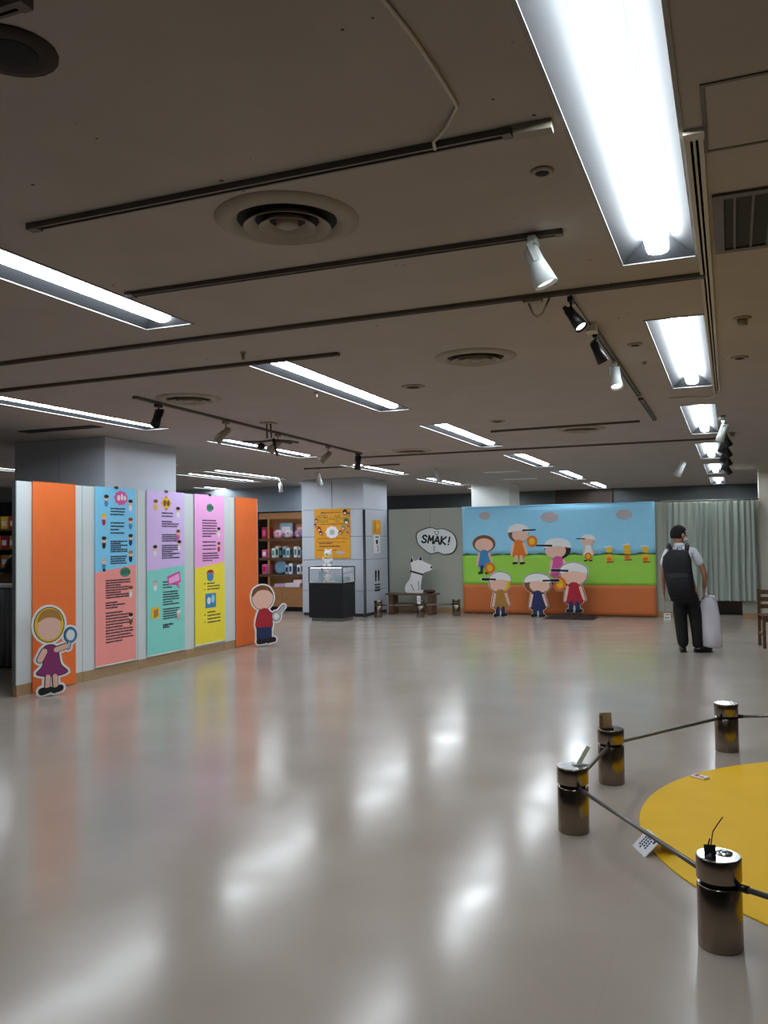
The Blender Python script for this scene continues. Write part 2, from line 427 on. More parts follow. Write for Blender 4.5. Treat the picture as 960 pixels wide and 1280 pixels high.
# ------------------------------------------------------------------ tracks
def track(x0, y0, x1, y1, label, m=M_track, wd=.036, h=.022, ends=True, lip=.009):
    L = math.hypot(x1-x0, y1-y0); a = math.atan2(y1-y0, x1-x0)
    e = empty('lighting_track', (x0, y0, ZC), a, label, 'lighting track', 'ceiling lighting tracks')
    MB().box(0, L, -.004, .004, -h*.8, 0).box(0, L, -wd/2, -wd/2+lip, -h, 0).box(0, L, wd/2-lip, wd/2, -h, 0).box(0, L, -wd/2, wd/2, -.004, -.0005).build('rail', m, e)
    boxo('slot', M_slot, (.01, L-.01, -wd/2+lip, wd/2-lip, -h+.012, -.004), e)
    if ends:
        boxo('end_cap', m, (-.05, 0, -wd/2-.004, wd/2+.004, -h-.004, 0), e); boxo('end_cap', m, (L, L+.03, -wd/2-.002, wd/2+.002, -h-.002, 0), e)
    return e
track(-2.54, 2.57, -.64, 2.575, 'brown ceiling track with the white cable plugged into it')
boxo('feed_cover', M_beige, (.0, .12, -.024, .024, -.03, -.001), track(-.603, 2.576, -.50, 2.58, 'short beige feed end of the track below the white cable', M_beige, ends=False))
track(-2.4, 1.47, -1.53, 1.48, 'short end of a dark ceiling track in the corner of the picture')
track(-2.80, 3.48, -.655, 3.515, 'brown ceiling track carrying the large white spotlight at its end')
track(-4.9, 4.436, -.125, 4.395, 'longest brown ceiling track running past the beige bracket to the long grey track')
track(-5.7, 5.215, -2.49, 5.19, 'brown ceiling track that crosses the start of the second middle light')
track(-5.26, 11.85, -.12, 11.91, 'thin ceiling track running across in front of the mural area')
track(-2.58, 9.76, -.95, 9.69, 'thin ceiling track that touches the round diffuser before the mural')
track(-.754, 5.2, -.752, 7.87, 'ceiling track holding two black spotlights and a white one')
track(-.757, 8.15, -.757, 9.6, 'short empty ceiling track beyond the white spotlight')
track(-4.80, 6.0, -5.02, 11.3, 'ceiling track with beige spotlights running along above the banners')
tr = track(-.083, 2.86, -.097, 8.0, 'long grey ceiling track beside the brightest row of lights', M_trackgrey, .056, .014, lip=.015)
track(-.062, 9.75, -.062, 17.4, 'far ceiling track crowded with black spotlights')
track(-6.9, 13.2, -5.2, 13.25, 'thin ceiling track in front of the orange poster pillar')
# cables
tag(MB().tube([(-.735, 1.6, ZC-.006), (-.733, 1.83, ZC-.007), (-.722, 2.0, ZC-.006), (-.716, 2.16, ZC-.012), (-.722, 2.36, ZC-.008), (-.78, 2.45, ZC-.012), (-.845, 2.5, ZC-.03), (-.86, 2.56, ZC-.024)], .006).build('cable', M_ivory),
    'thin white electric cable running over the ceiling into the brown track', 'cable')
tag(MB().tube([(-.10, 8.02, ZC-.02), (-.12, 8.12, ZC-.035), (-.2, 8.2, ZC-.03), (-.36, 8.24, ZC-.008), (-.52, 8.25, ZC-.006)], .007).build('cable', M_ivory),
    'thin white cable looping from the end of the long grey track', 'cable')

# ------------------------------------------------------------------ spotlights
def spotlight(x, y, aim, m, label, size=1., drop=.05, flare=1.0, lit=True):
    e = empty('spotlight', (x, y, ZC-.024), 0, label, 'spotlight', 'ceiling spotlights')
    MB().box(-.018*size, .018*size, -.045*size, .045*size, -.028, 0, bev=.004).build('adapter', m, e)
    MB().tube([(0, 0, -.02), (0, 0, -.03-drop)], .007*size).build('stem', m, e)
    d = Vector(aim).normalized(); q = d.to_track_quat('Z', 'Y').to_matrix().to_4x4()
    piv = Matrix.Translation((0, 0, -.03-drop)) @ q
    ra, rb, L = .034*size, .047*size*flare, .135*size
    MB().lathe([(ra*.6, -.045*size), (ra, -.035*size), (ra*1.05, .02*size), (rb, L), (rb*.9, L), (rb*.82, L-.02*size)], 20, piv).build('lamp_body', m, e)
    MB().lathe([(.0005, L-.014*size), (rb*.81, L-.014*size)], 18, piv, cap=False).build('lens', M_spoton if lit else M_slot, e)
    MB().box(-ra*1.25, -ra*1.02, -.012*size, .012*size, -.03*size, .03*size, piv).box(ra*1.02, ra*1.25, -.012*size, .012*size, -.03*size, .03*size, piv).box(-ra*1.25, ra*1.25, -.012*size, .012*size, -.056*size, -.03*size, piv).build('yoke', m, e)
    return e
M_shoplamp = mat('hidden lamp strip', (1, .98, .96), .4, emit=5.0)
M_spoton = mat('lit spot lens', (1, .97, .92), .3, emit=3.0)
M_spotw = mat('white spot enamel', srgb(205, 212, 210), .35)
spotlight(-.745, 3.50, (.36, .08, -.9), M_spotw, 'large white cone spotlight at the end of the brown track', .98, .05, 1.12)
spotlight(-.757, 4.46, (.5, -.22, -.75), M_black, 'black spotlight hanging where the spotlight track meets the longest track', .78, .055)
spotlight(-.757, 5.32, (.35, .15, -.8), M_black, 'black unlit spotlight in the middle of the spotlight track', .78, .055, lit=False)
spotlight(-.757, 6.24, (.15, -.35, -.9), M_spotw, 'white lit spotlight hanging after the two black ones', .9, .05, 1.1)
boxo('junction', M_ivory, (-.03, .03, -.05, .05, -.05, 0), None, (-.757, 5.17, ZC-.0)); tag(bpy.data.objects['junction'], 'small cream junction box between the two black spotlights', 'junction box')
bpy.data.objects['junction'].name = 'junction_box'
tag(MB().tube([(-.757, 4.42, ZC-.016), (-.757, 5.12, ZC-.014)], .004).build('thin_cable', M_black), 'thin dark cable stretched between the two black spotlights', 'cable')
tag(MB().tube([(-.98, 4.42, ZC-.02), (-.95, 4.42, ZC-.1), (-.93, 4.42, ZC-.115), (-.9, 4.42, ZC-.1), (-.86, 4.42, ZC-.02)], .006).box(-1.0, -.9, 4.39, 4.44, ZC-.04, ZC-.02).build('bracket', M_beige), 'beige wire bracket hanging from the longest ceiling track', 'bracket')
spotlight(-4.81, 6.30, (.1, -.5, -.8), M_black, 'black spotlight at the start of the track over the banners', .95, .06, lit=False)
spotlight(-4.87, 7.50, (-.7, -.2, -.6), M_beige, 'beige spotlight hanging between the black spotlight and the wire fixture', 1.0, .08, 1.2, False)
spotlight(-4.92, 8.68, (-.7, -.2, -.6), M_beige, 'beige spotlight just beyond the wire fixture', 1.0, .08, 1.2, False)
spotlight(-4.975, 10.13, (-.6, -.3, -.6), M_beige, 'beige spotlight next to the far black spotlight', 1.0, .08, 1.2, False)
spotlight(-5.01, 11.18, (0, -.2, -.9), M_black, 'black spotlight at the far end of the track over the banners', 1.05, .06, lit=False)
spotlight(-6.7, 13.23, (.1, .3, -.9), M_spotw, 'white spotlight in front of the orange poster pillar', 1.2, .1)
spotlight(-8.45, 15.0, (0, .1, -.9), M_spotw, 'white spotlight over the shop shelves', 1.0, .1)
spotlight(-.75, 14.9, (-.45, .2, -.8), M_spotw, 'white spotlight hanging alone in front of the curtain', 1.35, .06, 1.1)
spotlight(-4.9, 14.4, (.2, .2, -.8), M_spotw, 'white spotlight beyond the pillar near the far ceiling lights', 1.3, .03)
for i, y in enumerate([9.95, 10.6, 11.3, 12.0, 12.7, 13.5, 14.4, 15.4]):
    spotlight(-.062, y, ((.35 if i % 2 else -.3), .3, -.8), M_spotw if i == 0 else M_black,
              ('white' if i == 0 else 'black') + f' spotlight, {(ORD+["seventh","eighth"])[i]} in the crowd on the far track', 1.0, .07, lit=(i in (0, 2)))
# wire fixture (fan-like) on the banner track
e = empty('wire_fixture', (-4.62, 7.95, ZC), 0, 'dark wire fixture with splayed arms hanging on the track over the banners', 'ceiling fixture')
MB().box(-.07, .07, -.07, .07, -.012, 0).build('mount', M_beige, e)
MB().tube([(-.02, 0, -.01), (-.02, 0, -.17)], .009).tube([(.025, 0, -.01), (.035, 0, -.17)], .009).build('stem', M_track, e)
MB().tube([(-.27, -.1, -.20), (-.1, -.03, -.205), (.06, .03, -.19), (.2, .1, -.2), (.28, .16, -.215)], .012).tube([(-.1, .12, -.18), (.03, 0, -.19), (.26, .05, -.235)], .01).build('cross_arm', M_track, e)
MB().tube([(.06, 0, -.18), (.085, -.01, -.27), (.12, -.02, -.37)], [.02, .014, .01]).tube([(-.17, -.05, -.2), (-.15, -.05, -.28)], .006).build('dropper', M_black, e)
MB().ball((-.08, -.02, -.255), .045, .045, .04, 12, 8).build('camera_dome', M_black, e)

# small ceiling pieces
def disc(name, x, y, r, label, m=M_beige, cat='detector', hh=.03):
    e = empty(name, (x, y, ZC), 0, label, cat, 'small round ceiling fittings')
    MB().lathe([(r, 0), (r, -.006), (r*.75, -.01)], 20).build('base', m, e)
    MB().lathe([(r*.6, -.01), (r*.55, -hh), (r*.3, -hh-.004)], 16).build('head', M_slot if hh < .012 else m, e)
disc('smoke_detector', -.586, 2.92, .042, 'small round ceiling sensor before the large white spotlight', hh=.011)
disc('smoke_detector', .086, 5.40, .05, 'round white smoke detector beside the long grey track', hh=.045)
disc('smoke_detector', -2.45, 6.62, .10, 'flat round ceiling speaker between the middle lights and the diffuser', hh=.011, cat='speaker')
disc('sprinkler_head', -.57, 5.83, .05, 'flat round ceiling plate beside the second white light', hh=.011)
disc('sprinkler_head', -.571, 6.45, .022, 'tiny dark sprinkler head beside the second white light', hh=.02)
disc('sprinkler_head', .08, 6.6, .06, 'flat round ceiling plate beyond the white smoke detector', hh=.011)
disc('smoke_detector', .03, 11.4, .05, 'white smoke detector near the far black spotlights', hh=.05)
disc('sprinkler_head', -3.04, 4.9, .022, 'tiny dark sprinkler head above the second middle light', hh=.05)
disc('sprinkler_head', -3.3, 6.5, .022, 'tiny sprinkler head beside the second middle light', hh=.04)
disc('round_grille', -1.71, 1.63, .12, 'dark brown round grille in the darkest corner of the ceiling', mat('dark brown grille', srgb(52, 40, 34), .8), 'grille', hh=.011)
disc('smoke_detector', -2.35, 9.0, .09, 'flat round ceiling plate near the far crossing track', hh=.011)
e = empty('access_hatch', (.13, 2.77, ZC), 0, 'flush square ceiling access hatch above the dark vent', 'hatch')
boxo('hatch_panel', M_ceil, (-.17, .27, -.215, .215, -.003, -.0005), e)
MB().box(-.185, -.173, -.23, .23, -.005, -.0005).box(.273, .285, -.23, .23, -.005, -.0005).box(-.173, .273, -.23, -.218, -.005, -.0005).box(-.173, .273, .218, .23, -.005, -.0005).build('frame', M_track, e)
e = empty('ceiling_vent', (.24, 3.74, ZC), 0, 'dark slatted square ceiling vent beside the long grey track', 'vent')
MB().box(-.28, -.24, -.35, .35, -.012, -.0005).box(.24, .28, -.35, .35, -.012, -.0005).box(-.24, .24, -.35, -.31, -.012, -.0005).box(-.24, .24, .31, .35, -.012, -.0005).build('frame', M_track, e)
boxo('dark_filter', mat('dark filter', srgb(50, 48, 46), .8), (-.24, .24, -.31, .31, -.003, -.0005), e)
for k in range(7): boxo('slat', M_track, (-.205+k*.066, -.195+k*.066, -.31, .31, -.01, -.003), e)
e = empty('ceiling_vent', (-7.0, 7.3, ZC), 0, 'dark linear ceiling vent in front of the wide pillar', 'vent')
boxo('dark_filter', M_slot, (-.45, .62, -.1, .1, -.003, -.0005), e)
for k in range(3): boxo('slat', M_track, (-.45, .62, -.07+k*.06, -.055+k*.06, -.01, -.003), e)
tag(boxo('ceiling_panel_light', M_white, (-.35, .35, -.1, .1, -.012, 0), None, (-4.05, 15.8, ZC)), 'unlit pale flat ceiling panel near the far wall', 'panel')
tag(boxo('ceiling_panel_light', M_white, (-.35, .35, -.1, .1, -.012, 0), None, (-4.2, 17.9, ZC)), 'unlit pale flat ceiling panel farther along near the far wall', 'panel')

# ------------------------------------------------------------------ banners on the partition (local X along the partition, -Y to the viewer)
def sag(u, v): return .003*math.sin(u*9)*(1 - min(1, abs(v-2.2)/.4)*0.3)
def banner_root(y0, label, name='hanging_banner', group='banners on the grey partition'):
    return empty(name, (PX+.012, y0, 0), PI/2, label, 'banner', group)
for y0, y1, z0, l in [(6.775, 7.40, .012, 'plain orange full-height banner beside the yellow-haired cutout'), (10.68, 11.30, .012, 'plain orange full-height banner behind the cutout in red')]:
    e = banner_root(y0, l)
    boxo('cloth', M_orange, (0, y1-y0, -.006, 0, z0, 2.215), e)
    MB().tube([(0, -.003, 2.216), (y1-y0, -.003, 2.216)], .006).build('hem_rod', M_orange, e)
def info_banner(y0, y1, top, low, l, split, rowspec, prints, zb=.135):
    W = y1-y0; e = banner_root(y0, l); sl, sr = split
    T = lambda poly, m, n: MB().prism(poly, -.005, 0).build(n, m, e)
    T([(0, sl), (W, sr), (W, 2.22), (0, 2.22)], top, 'upper_cloth'); T([(0, zb), (W, zb), (W, sr), (0, sl)], low, 'lower_cloth')
    MB().tube([(-.005, -.004, zb), (W+.005, -.004, zb)], .011).build('bottom_rod', mat('banner rod', srgb(215, 215, 200), .5), e)
    boxo('top_clip', M_steel, (W*.46, W*.54, -.012, 0, 2.205, 2.235), e)
    text_rows('small_print', [(a*W, (a+(b-a)*random.choice([1, 1, 1, .93, .6]))*W, v, h) for a, b, v, h in rowspec], P_ink, e, -.0052)
    for s in prints: printed(s[0], [([(u*W, v) for u, v in poly], m) for poly, m in s[1]], e, -.0052)
    return e
def block(a, b, v1, v0, n, h=.020): return [(a, b, v1 + (v0-v1)*k/(n-1), h) for k in range(n)]
def minifig(u, v, c1, c2, c3=None):   # tiny plain figure: a round head over a round body
    return ('printed_picture', [(ell(u, v+.01, .042, .045), c2), (ell(u, v+.07, .055, .036), P_peach), (ell(u, v+.088, .055, .022), c1)] + ([(ell(u, v-.035, .036, .015), c3)] if c3 else []))
def badge(u, v, w, h, m1, m2): return ('title_badge', [(cloud(u, v, w, h, 9), m1), (ell(u-.06, v, .035, .035), m2), (ell(u+.02, v+.01, .03, .04), m2), (ell(u+.09, v, .03, .03), m2)])
info_banner(7.715, 8.43, B_blue, B_coral, 'tall banner, sky blue above and coral below, covered with small print', (1.22, 1.30),
            block(.36, .72, 1.97, 1.90, 3) + block(.36, .70, 1.80, 1.68, 4) + block(.36, .78, 1.58, 1.46, 6) + block(.36, .76, 1.40, 1.32, 4) + block(.24, .85, 1.12, .92, 8) + block(.24, .72, .86, .80, 3) + block(.24, .92, .74, .40, 11),
            [badge(.62, 2.10, .17, .09, P_pink, P_white), minifig(.26, 2.02, P_black, P_blue), minifig(.20, 1.80, P_yel, P_red), minifig(.2, 1.53, P_black, P_black), minifig(.2, 1.28, P_grey, P_blue, P_black),
             minifig(.86, 1.98, P_black, P_white), minifig(.86, 1.76, P_brn, P_blue), minifig(.86, 1.56, P_black, P_navy), minifig(.86, 1.36, P_tan, P_black), minifig(.86, .93, P_brn, P_white), minifig(.86, .60, P_black, P_brn), badge(.72, 1.21, .14, .06, P_teal, P_dkgreen)])
info_banner(8.645, 9.425, B_lilac, B_mint, 'tall banner, lilac above and mint green below, covered with small print', (1.20, 1.26),
            block(.38, .68, 1.94, 1.90, 2) + block(.38, .84, 1.83, 1.77, 3) + block(.38, .80, 1.66, 1.58, 4) + block(.38, .86, 1.52, 1.36, 7) + block(.4, .8, 1.05, .98, 3) + block(.4, .84, .92, .76, 6) + block(.4, .86, .70, .58, 5) + block(.4, .68, .50, .47, 2, .028),
            [('title_badge', [(ell(.5, 2.07, .14, .10, 0, 4), P_org), (ell(.5, 2.07, .12, .07), P_yel), (ell(.46, 2.07, .04, .04), P_brn), (ell(.55, 2.07, .04, .04), P_brn)]),
             minifig(.22, 2.0, P_brn, P_yel), minifig(.82, 1.92, P_black, P_white), minifig(.82, 1.62, P_brn, P_pink), minifig(.2, 1.42, P_black, P_white), minifig(.85, 1.48, P_black, P_white),
             minifig(.2, .98, P_grey, P_white), ('printed_picture', [([(.10, .60), (.30, .60), (.30, .74), (.10, .74)], P_yel), ([(.16, .60), (.27, .63), (.27, .72), (.16, .70)], P_tan)]), minifig(.82, .56, P_white, P_grey),
             ('title_badge', [([(.52, 1.12), (.86, 1.18), (.9, 1.04), (.82, 1.02), (.86, .94), (.72, 1.02), (.54, 1.0)], P_pink), ([(.55, 1.09), (.83, 1.15), (.86, 1.06), (.57, 1.02)], B_pink)])])
info_banner(9.66, 10.385, B_pink, B_yel, 'tall banner, pink above and yellow below, covered with small print', (1.20, 1.27),
            block(.25, .74, 1.86, 1.64, 7) + block(.25, .70, 1.56, 1.46, 3) + block(.25, .80, 1.40, 1.30, 4) + block(.4, .82, .98, .90, 3) + block(.4, .84, .58, .44, 4) + block(.3, .34, .98, .9, 2) + block(.3, .34, .55, .45, 2),
            [badge(.5, 2.04, .11, .06, P_teal, P_dkgreen), minifig(.8, 1.66, P_black, P_white), minifig(.8, 1.45, P_brn, P_red), ('title_badge', [(ell(.5, 1.12, .13, .05), P_org), (ell(.5, 1.07, .11, .06), P_blue), (ell(.5, 1.15, .1, .02), P_red)]),
             ('printed_picture', [([(.33, .64), (.69, .64), (.69, .84), (.33, .84)], P_blue), (ell(.45, .74, .06, .05), P_white), (ell(.58, .76, .06, .06), P_sky)])], .145)

# ------------------------------------------------------------------ free-standing plain figure cutouts
def grow(poly, d):
    a = sum(x0*z1 - x1*z0 for (x0, z0), (x1, z1) in zip(poly, poly[1:] + poly[:1]))
    if a < 0: poly = poly[::-1]
    o = []; n = len(poly)
    for k in range(n):
        p, q, r = Vector(poly[k-1]), Vector(poly[k]), Vector(poly[(k+1) % n])
        e1 = (q-p); e2 = (r-q)
        if e1.length < 1e-6 or e2.length < 1e-6: continue
        e1.normalize(); e2.normalize(); m = Vector((e1.y+e2.y, -e1.x-e2.x))
        if m.length < 1e-5: continue
        m.normalize(); c = max(.5, m.dot(Vector((e1.y, -e1.x)))); v = q + m*(d/c); o.append((v.x, v.y))
    return o
def cut_board(shapes, e, d=.024, t0=-.004, t1=.012, ink=.009):
    b = MB()
    for k, (p, m) in enumerate(shapes):
        q = [(u, max(0.0005, v)) for u, v in grow(p, d)]
        b.prism(q, t0 + .00003*k, t1)
    b.build('board', P_white, e)
    b = MB()
    for k, (p, m) in enumerate(shapes):
        q = [(u, max(0.003, v)) for u, v in grow(p, ink)]
        b.prism(q, t0-.0012 + .00003*k, t0 + .0012)
    b.build('printed_outline', P_black, e)
def cutout(name, loc, rz, label, board, shapes, foot=.22, extra=None):
    e = empty(name, loc, rz, label, 'cutout')
    cut_board(shapes, e, .03, ink=.008)
    printed('printed_figure', shapes, e, -.0054)
    t = MB(); t.prism([(-.06, 0), (.06, 0), (.06, foot), (-.06, foot)], .012, .016); t.box(-.05, .05, .012, .14, 0, .012); t.build('rear_stand', P_grey, e)
    return e
# plain girl figure holding a round hand mirror
cutout('standing_cutout', (-6.50, 6.74, 0), R(58), 'cardboard cutout of a plain figure with yellow hair and plum dress',
       smooth([(-.12, 0), (.13, 0), (.16, .07), (.09, .13), (.10, .20), (.19, .22), (.13, .30), (.10, .42), (.15, .46), (.21, .47), (.27, .56), (.26, .68), (.18, .72), (.14, .68), (.14, .82), (.08, .91), (0, .94), (-.10, .91), (-.17, .82), (-.18, .68), (-.15, .56), (-.08, .50), (-.15, .44), (-.15, .34), (-.09, .29), (-.17, .22), (-.1, .18), (-.06, .12), (-.14, .07)], 3),
       [(ell(-.02, .73, .145, .175), P_yel), (ell(-.02, .70, .115, .125), P_peach), (smooth([(-.135, .76), (-.1, .86), (-.02, .89), (.07, .86), (.105, .76), (.03, .80), (-.06, .80)], 4), P_tan),
        (smooth([(-.07, .50), (.05, .50), (.09, .32), (.16, .235), (.02, .205), (-.14, .235), (-.08, .32)], 4), P_pur), (cap2((-.07, .46), (-.11, .38), .03, .03), P_peach), (cap2((.05, .47), (.15, .50), .026, .026), P_peach),
        (cap2((.17, .48), (.18, .54), .014, .014), P_grey), (ell(.19, .61, .06, .075), P_blue), (ell(.19, .61, .042, .056), P_white),
        (cap2((-.035, .20), (-.04, .10), .024, .022), P_peach), (cap2((.035, .20), (.04, .10), .024, .022), P_peach), (cap2((-.09, .055), (-.02, .07), .03, .026), P_black), (cap2((.03, .06), (.09, .075), .026, .026), P_black)])
# plain boy figure in a red top
cutout('standing_cutout', (-6.44, 10.90, 0), R(50), 'cardboard cutout of a plain figure in red top beside the partition end',
       smooth([(-.16, 0), (.20, 0), (.19, .10), (.13, .16), (.13, .30), (.17, .34), (.25, .36), (.28, .46), (.36, .54), (.36, .62), (.28, .62), (.24, .54), (.16, .52), (.19, .62), (.19, .78), (.11, .90), (-.02, .94), (-.15, .90), (-.22, .78), (-.20, .64), (-.12, .54), (-.10, .46), (-.14, .28), (-.12, .12)], 3),
       [(ell(-.02, .72, .165, .17), P_peach), (smooth([(-.18, .74), (-.15, .85), (-.04, .90), (.08, .87), (.14, .76), (.06, .83), (-.08, .83)], 4), P_brn),
        (smooth([(-.07, .54), (.07, .54), (.12, .28), (-.12, .28)], 4), P_red), (cap2((.06, .50), (.14, .44), .028, .028), P_red), (ell(.19, .44, .065, .07), P_grey), (ell(.19, .44, .04, .045), P_white), (cap2((.22, .49), (.31, .58), .022, .02), P_grey),
        ([(-.11, .29), (.11, .29), (.11, .12), (-.11, .12)], P_navy), (cap2((-.08, .085), (.0, .085), .035, .03), P_black), (cap2((.06, .09), (.15, .10), .035, .03), P_black)])

# ------------------------------------------------------------------ mural
mu = empty('mural_backdrop', (-5.22, 16.965, 0), 0, 'wide printed cloth backdrop of sky, grass and soil hung on the far partition', 'backdrop')
MWd, MH = 3.85, 2.215
def wav(u, v): return .006*math.sin(u*2.1+v)*math.sin(v*1.7) + (.012*math.sin(u*3.3)*max(0, .7-v) if v < .7 else 0) - .0
def zone(name, m, v0, v1, bumpy):
    b = MB(); nu, nv = 48, 8; G = [[None]*(nv+1) for _ in range(nu+1)]
    for i in range(nu+1):
        u = MWd*i/nu
        a = v0 + (.012*math.sin(u*9) + .008*math.sin(u*23) if bumpy[0] else 0); c = v1 + (.012*math.sin(u*9) + .008*math.sin(u*23) if bumpy[1] else 0)
        for j in range(nv+1):
            v = a + (c-a)*j/nv; G[i][j] = b.bm.verts.new((u, wav(u, v)-.02, v))
    for i in range(nu):
        for j in range(nv): b.bm.faces.new((G[i][j], G[i+1][j], G[i+1][j+1], G[i][j+1])).smooth = True
    o = b.build(name, m, mu); s = o.modifiers.new('thickness', 'SOLIDIFY'); s.thickness = .003; s.offset = 1; return o
zone('soil_cloth', P_soil, .03, .61, (0, 0)); zone('grass_cloth', P_grass, .61, 1.215, (0, 1)); zone('sky_cloth', P_sky, 1.215, MH, (1, 0))
MB().tube([(0, -.02, MH), (MWd, -.02, MH)], .01).build('top_rod', P_sky, mu)
MY = -.030
def mprint(name, shapes): return printed(name, shapes, mu, MY, wav)
for u, v, wd, h in [(.49, 2.03, .13, .09), (1.83, 1.97, .19, .11), (3.28, 1.99, .16, .10)]: mprint('printed_cloud', [(cloud(u, v, wd, h, 7), P_cloud)])
mprint('grass_edge', [([(MWd*k/40, 1.235 + .014*math.sin(k*1.9) + .012*math.sin(MWd*k/40*9)) for k in range(41)] + [(MWd*k/40, 1.205 + .012*math.sin(MWd*k/40*9)) for k in range(40, -1, -1)], P_dkgreen)])
def mfig(u, top, bot, hair, shirt, legs, cap=None, brim=0, mitt=None, wide=1.0, shoe=P_black):
    """plain faceless printed figure"""
    H = top-bot; hr = H*.235*wide; hc = top - H*.25; s = []
    s.append((ell(u, hc, hr*1.08, H*.215), hair)); s.append((ell(u + brim*hr*.18, hc-H*.03, hr*.86, H*.165), P_peach))
    if cap:
        s.append((smooth([(u-hr*1.08, hc+H*.03), (u-hr*.9, hc+H*.17), (u, hc+H*.24), (u+hr*.9, hc+H*.17), (u+hr*1.08, hc+H*.03), (u, hc+H*.07)], 4), cap))
        if brim: s.append((cap2((u+brim*hr*.5, hc+H*.075), (u+brim*hr*1.75, hc+H*.085), H*.022, H*.016), P_black))
    yb = hc - H*.19
    s.append((smooth([(u-H*.10, yb), (u+H*.10, yb), (u+H*.16, bot+H*.20), (u-H*.16, bot+H*.20)], 4), shirt))
    s.append((cap2((u-H*.13, yb-H*.06), (u-H*.18, bot+H*.24), H*.03, H*.028), P_peach)); s.append((cap2((u+H*.13, yb-H*.06), (u+H*.2, bot+H*.27), H*.03, H*.028), P_peach))
    s.append((cap2((u-H*.06, bot+H*.19), (u-H*.07, bot+H*.07), H*.038, H*.034), legs)); s.append((cap2((u+H*.06, bot+H*.19), (u+H*.07, bot+H*.07), H*.038, H*.034), legs))
    s.append((cap2((u-H*.13, bot+H*.03), (u-H*.05, bot+H*.04), H*.028, H*.024), shoe)); s.append((cap2((u+H*.05, bot+H*.03), (u+H*.13, bot+H*.04), H*.028, H*.024), shoe))
    if mitt: s.append((ell(u+mitt[0], bot+mitt[1], H*.13, H*.14), P_org)); s.append((ell(u+mitt[0], bot+mitt[1], H*.07, H*.08), P_yel))
    return s
mprint('printed_figure', mfig(.46, 1.66, .82, P_brn, P_blue, P_navy, mitt=(.12, .13), wide=1.15))
mprint('printed_figure', mfig(1.19, 1.86, 1.02, P_brn, P_org, P_peach, P_white, 1, (.28, .47)))
mprint('printed_figure', mfig(1.98, 1.56, .62, P_black, P_pink, P_pink, P_white, -1, wide=1.1))
mprint('printed_figure', mfig(2.58, 1.62, 1.08, P_grey, P_white, P_white, P_white, -1, (.0, .10), wide=1.0))
for u in (2.98, 3.32, 3.66):   # three small round chicks of no particular kind
    t = 1.38 if u == 3.32 else 1.34
    mprint('printed_bird', [(ell(u, t-.17, .075, .10), P_yel), (ell(u, t-.03, .065, .06), P_yel), (cap2((u-.07, t+.02), (u+.05, t+.03), .012, .012), P_white), (ell(u, t-.22, .05, .035), P_org), (cap2((u-.04, t-.275), (u+.08, t-.27), .012, .01), P_red)])

# figure cutouts standing in front of the mural
def fig_cutout(loc, rz, label, H, args, outline_w=1.0, lift=0):
    s = mfig(0, H, 0.005+lift, *args[0], **args[1])
    e = empty('standing_cutout', loc, rz, label, 'cutout')
    cut_board(s, e, .018, ink=.012); printed('printed_figure', s, e, -.0054)
    MB().box(-.05, .05, .012, .16, 0, .012).box(-.04, .04, .012, .02, 0, H*.45).build('rear_stand', P_grey, e)
    return e
fig_cutout((-4.30, 16.42, 0), R(38), 'turned cardboard cutout of a plain figure in tan shirt, first before the mural', .90, ((P_yel, P_tan, P_navy), dict(cap=P_white, brim=-1)))
fig_cutout((-3.56, 16.48, 0), 0, 'cardboard cutout of a plain figure in navy overall, middle one before the mural', .87, ((P_brn, P_navy, P_navy), dict(cap=P_white, brim=1, wide=1.15)), 1.05)
fig_cutout((-2.86, 16.52, .10), R(-4), 'cardboard cutout of a plain figure in red top standing on the dark mound', .98, ((P_peach, P_red, P_navy), dict(cap=P_white, brim=-1, mitt=(-.27, .55), wide=1.05)), 1.0)
mo = MB()
Hm = [(-.48, 0), (-.30, .05), (-.12, .095), (.1, .10), (.28, .06), (.48, 0)]
for (x0, z0), (x1, z1) in zip(Hm, Hm[1:]):
    for ya, yb_, ka, kb in ((-.3, 0, 0, 1), (0, .2, 1, 1), (.2, .4, 1, 0)):
        mo.quad((x0, ya, z0*ka), (x1, ya, z1*ka), (x1, yb_, z1*kb), (x0, yb_, z0*kb))
bmesh.ops.remove_doubles(mo.bm, verts=mo.bm.verts, dist=1e-4)
tag(mo.build('floor_mound', mat('dark brown felt', srgb(50, 32, 28), .9, var=.1), None, (-2.92, 16.42, .001)), 'low dark brown mound on the floor under the cutout in red', 'mound')

# ------------------------------------------------------------------ speech bubble and white dog board on the bench
e = empty('speech_bubble', (-5.80, 16.985, 0), 0, 'white speech bubble board with a comic sound word on the grey partition', 'sign')
bub = smooth([(-.43, 1.50), (-.45, 1.66), (-.36, 1.74), (-.14, 1.80), (.0, 1.76), (.14, 1.77), (.34, 1.68), (.42, 1.54), (.42, 1.40), (.34, 1.28), (.16, 1.24), (.02, 1.29), (-.14, 1.26), (-.30, 1.36), (-.37, 1.42)], 5)
MB().prism([(u*1.045, 1.52+(v-1.52)*1.06) for u, v in bub], -.008, 0).build('outline_board', P_black, e)
MB().prism(bub, -.011, -.002).build('bubble_face', C('bubble white', 226, 234, 236), e)
strokes('lettering', SMAK, .155, .036, P_black, e, -.0125, -.345, 1.495, slant=.16, tilt=-.09, pitch=.14)
def heart(cx, cy, s): return [(cx + s*.9*math.sin(t)**3*1.0, cy + s*(13*math.cos(t)-5*math.cos(2*t)-2*math.cos(3*t)-math.cos(4*t))/16) for t in [2*PI*k/28 for k in range(28)]]
printed('printed_heart', [(heart(0, 1.69, .055), P_black), (heart(0, 1.692, .038), P_white)], e, -.0112)
q = MB()
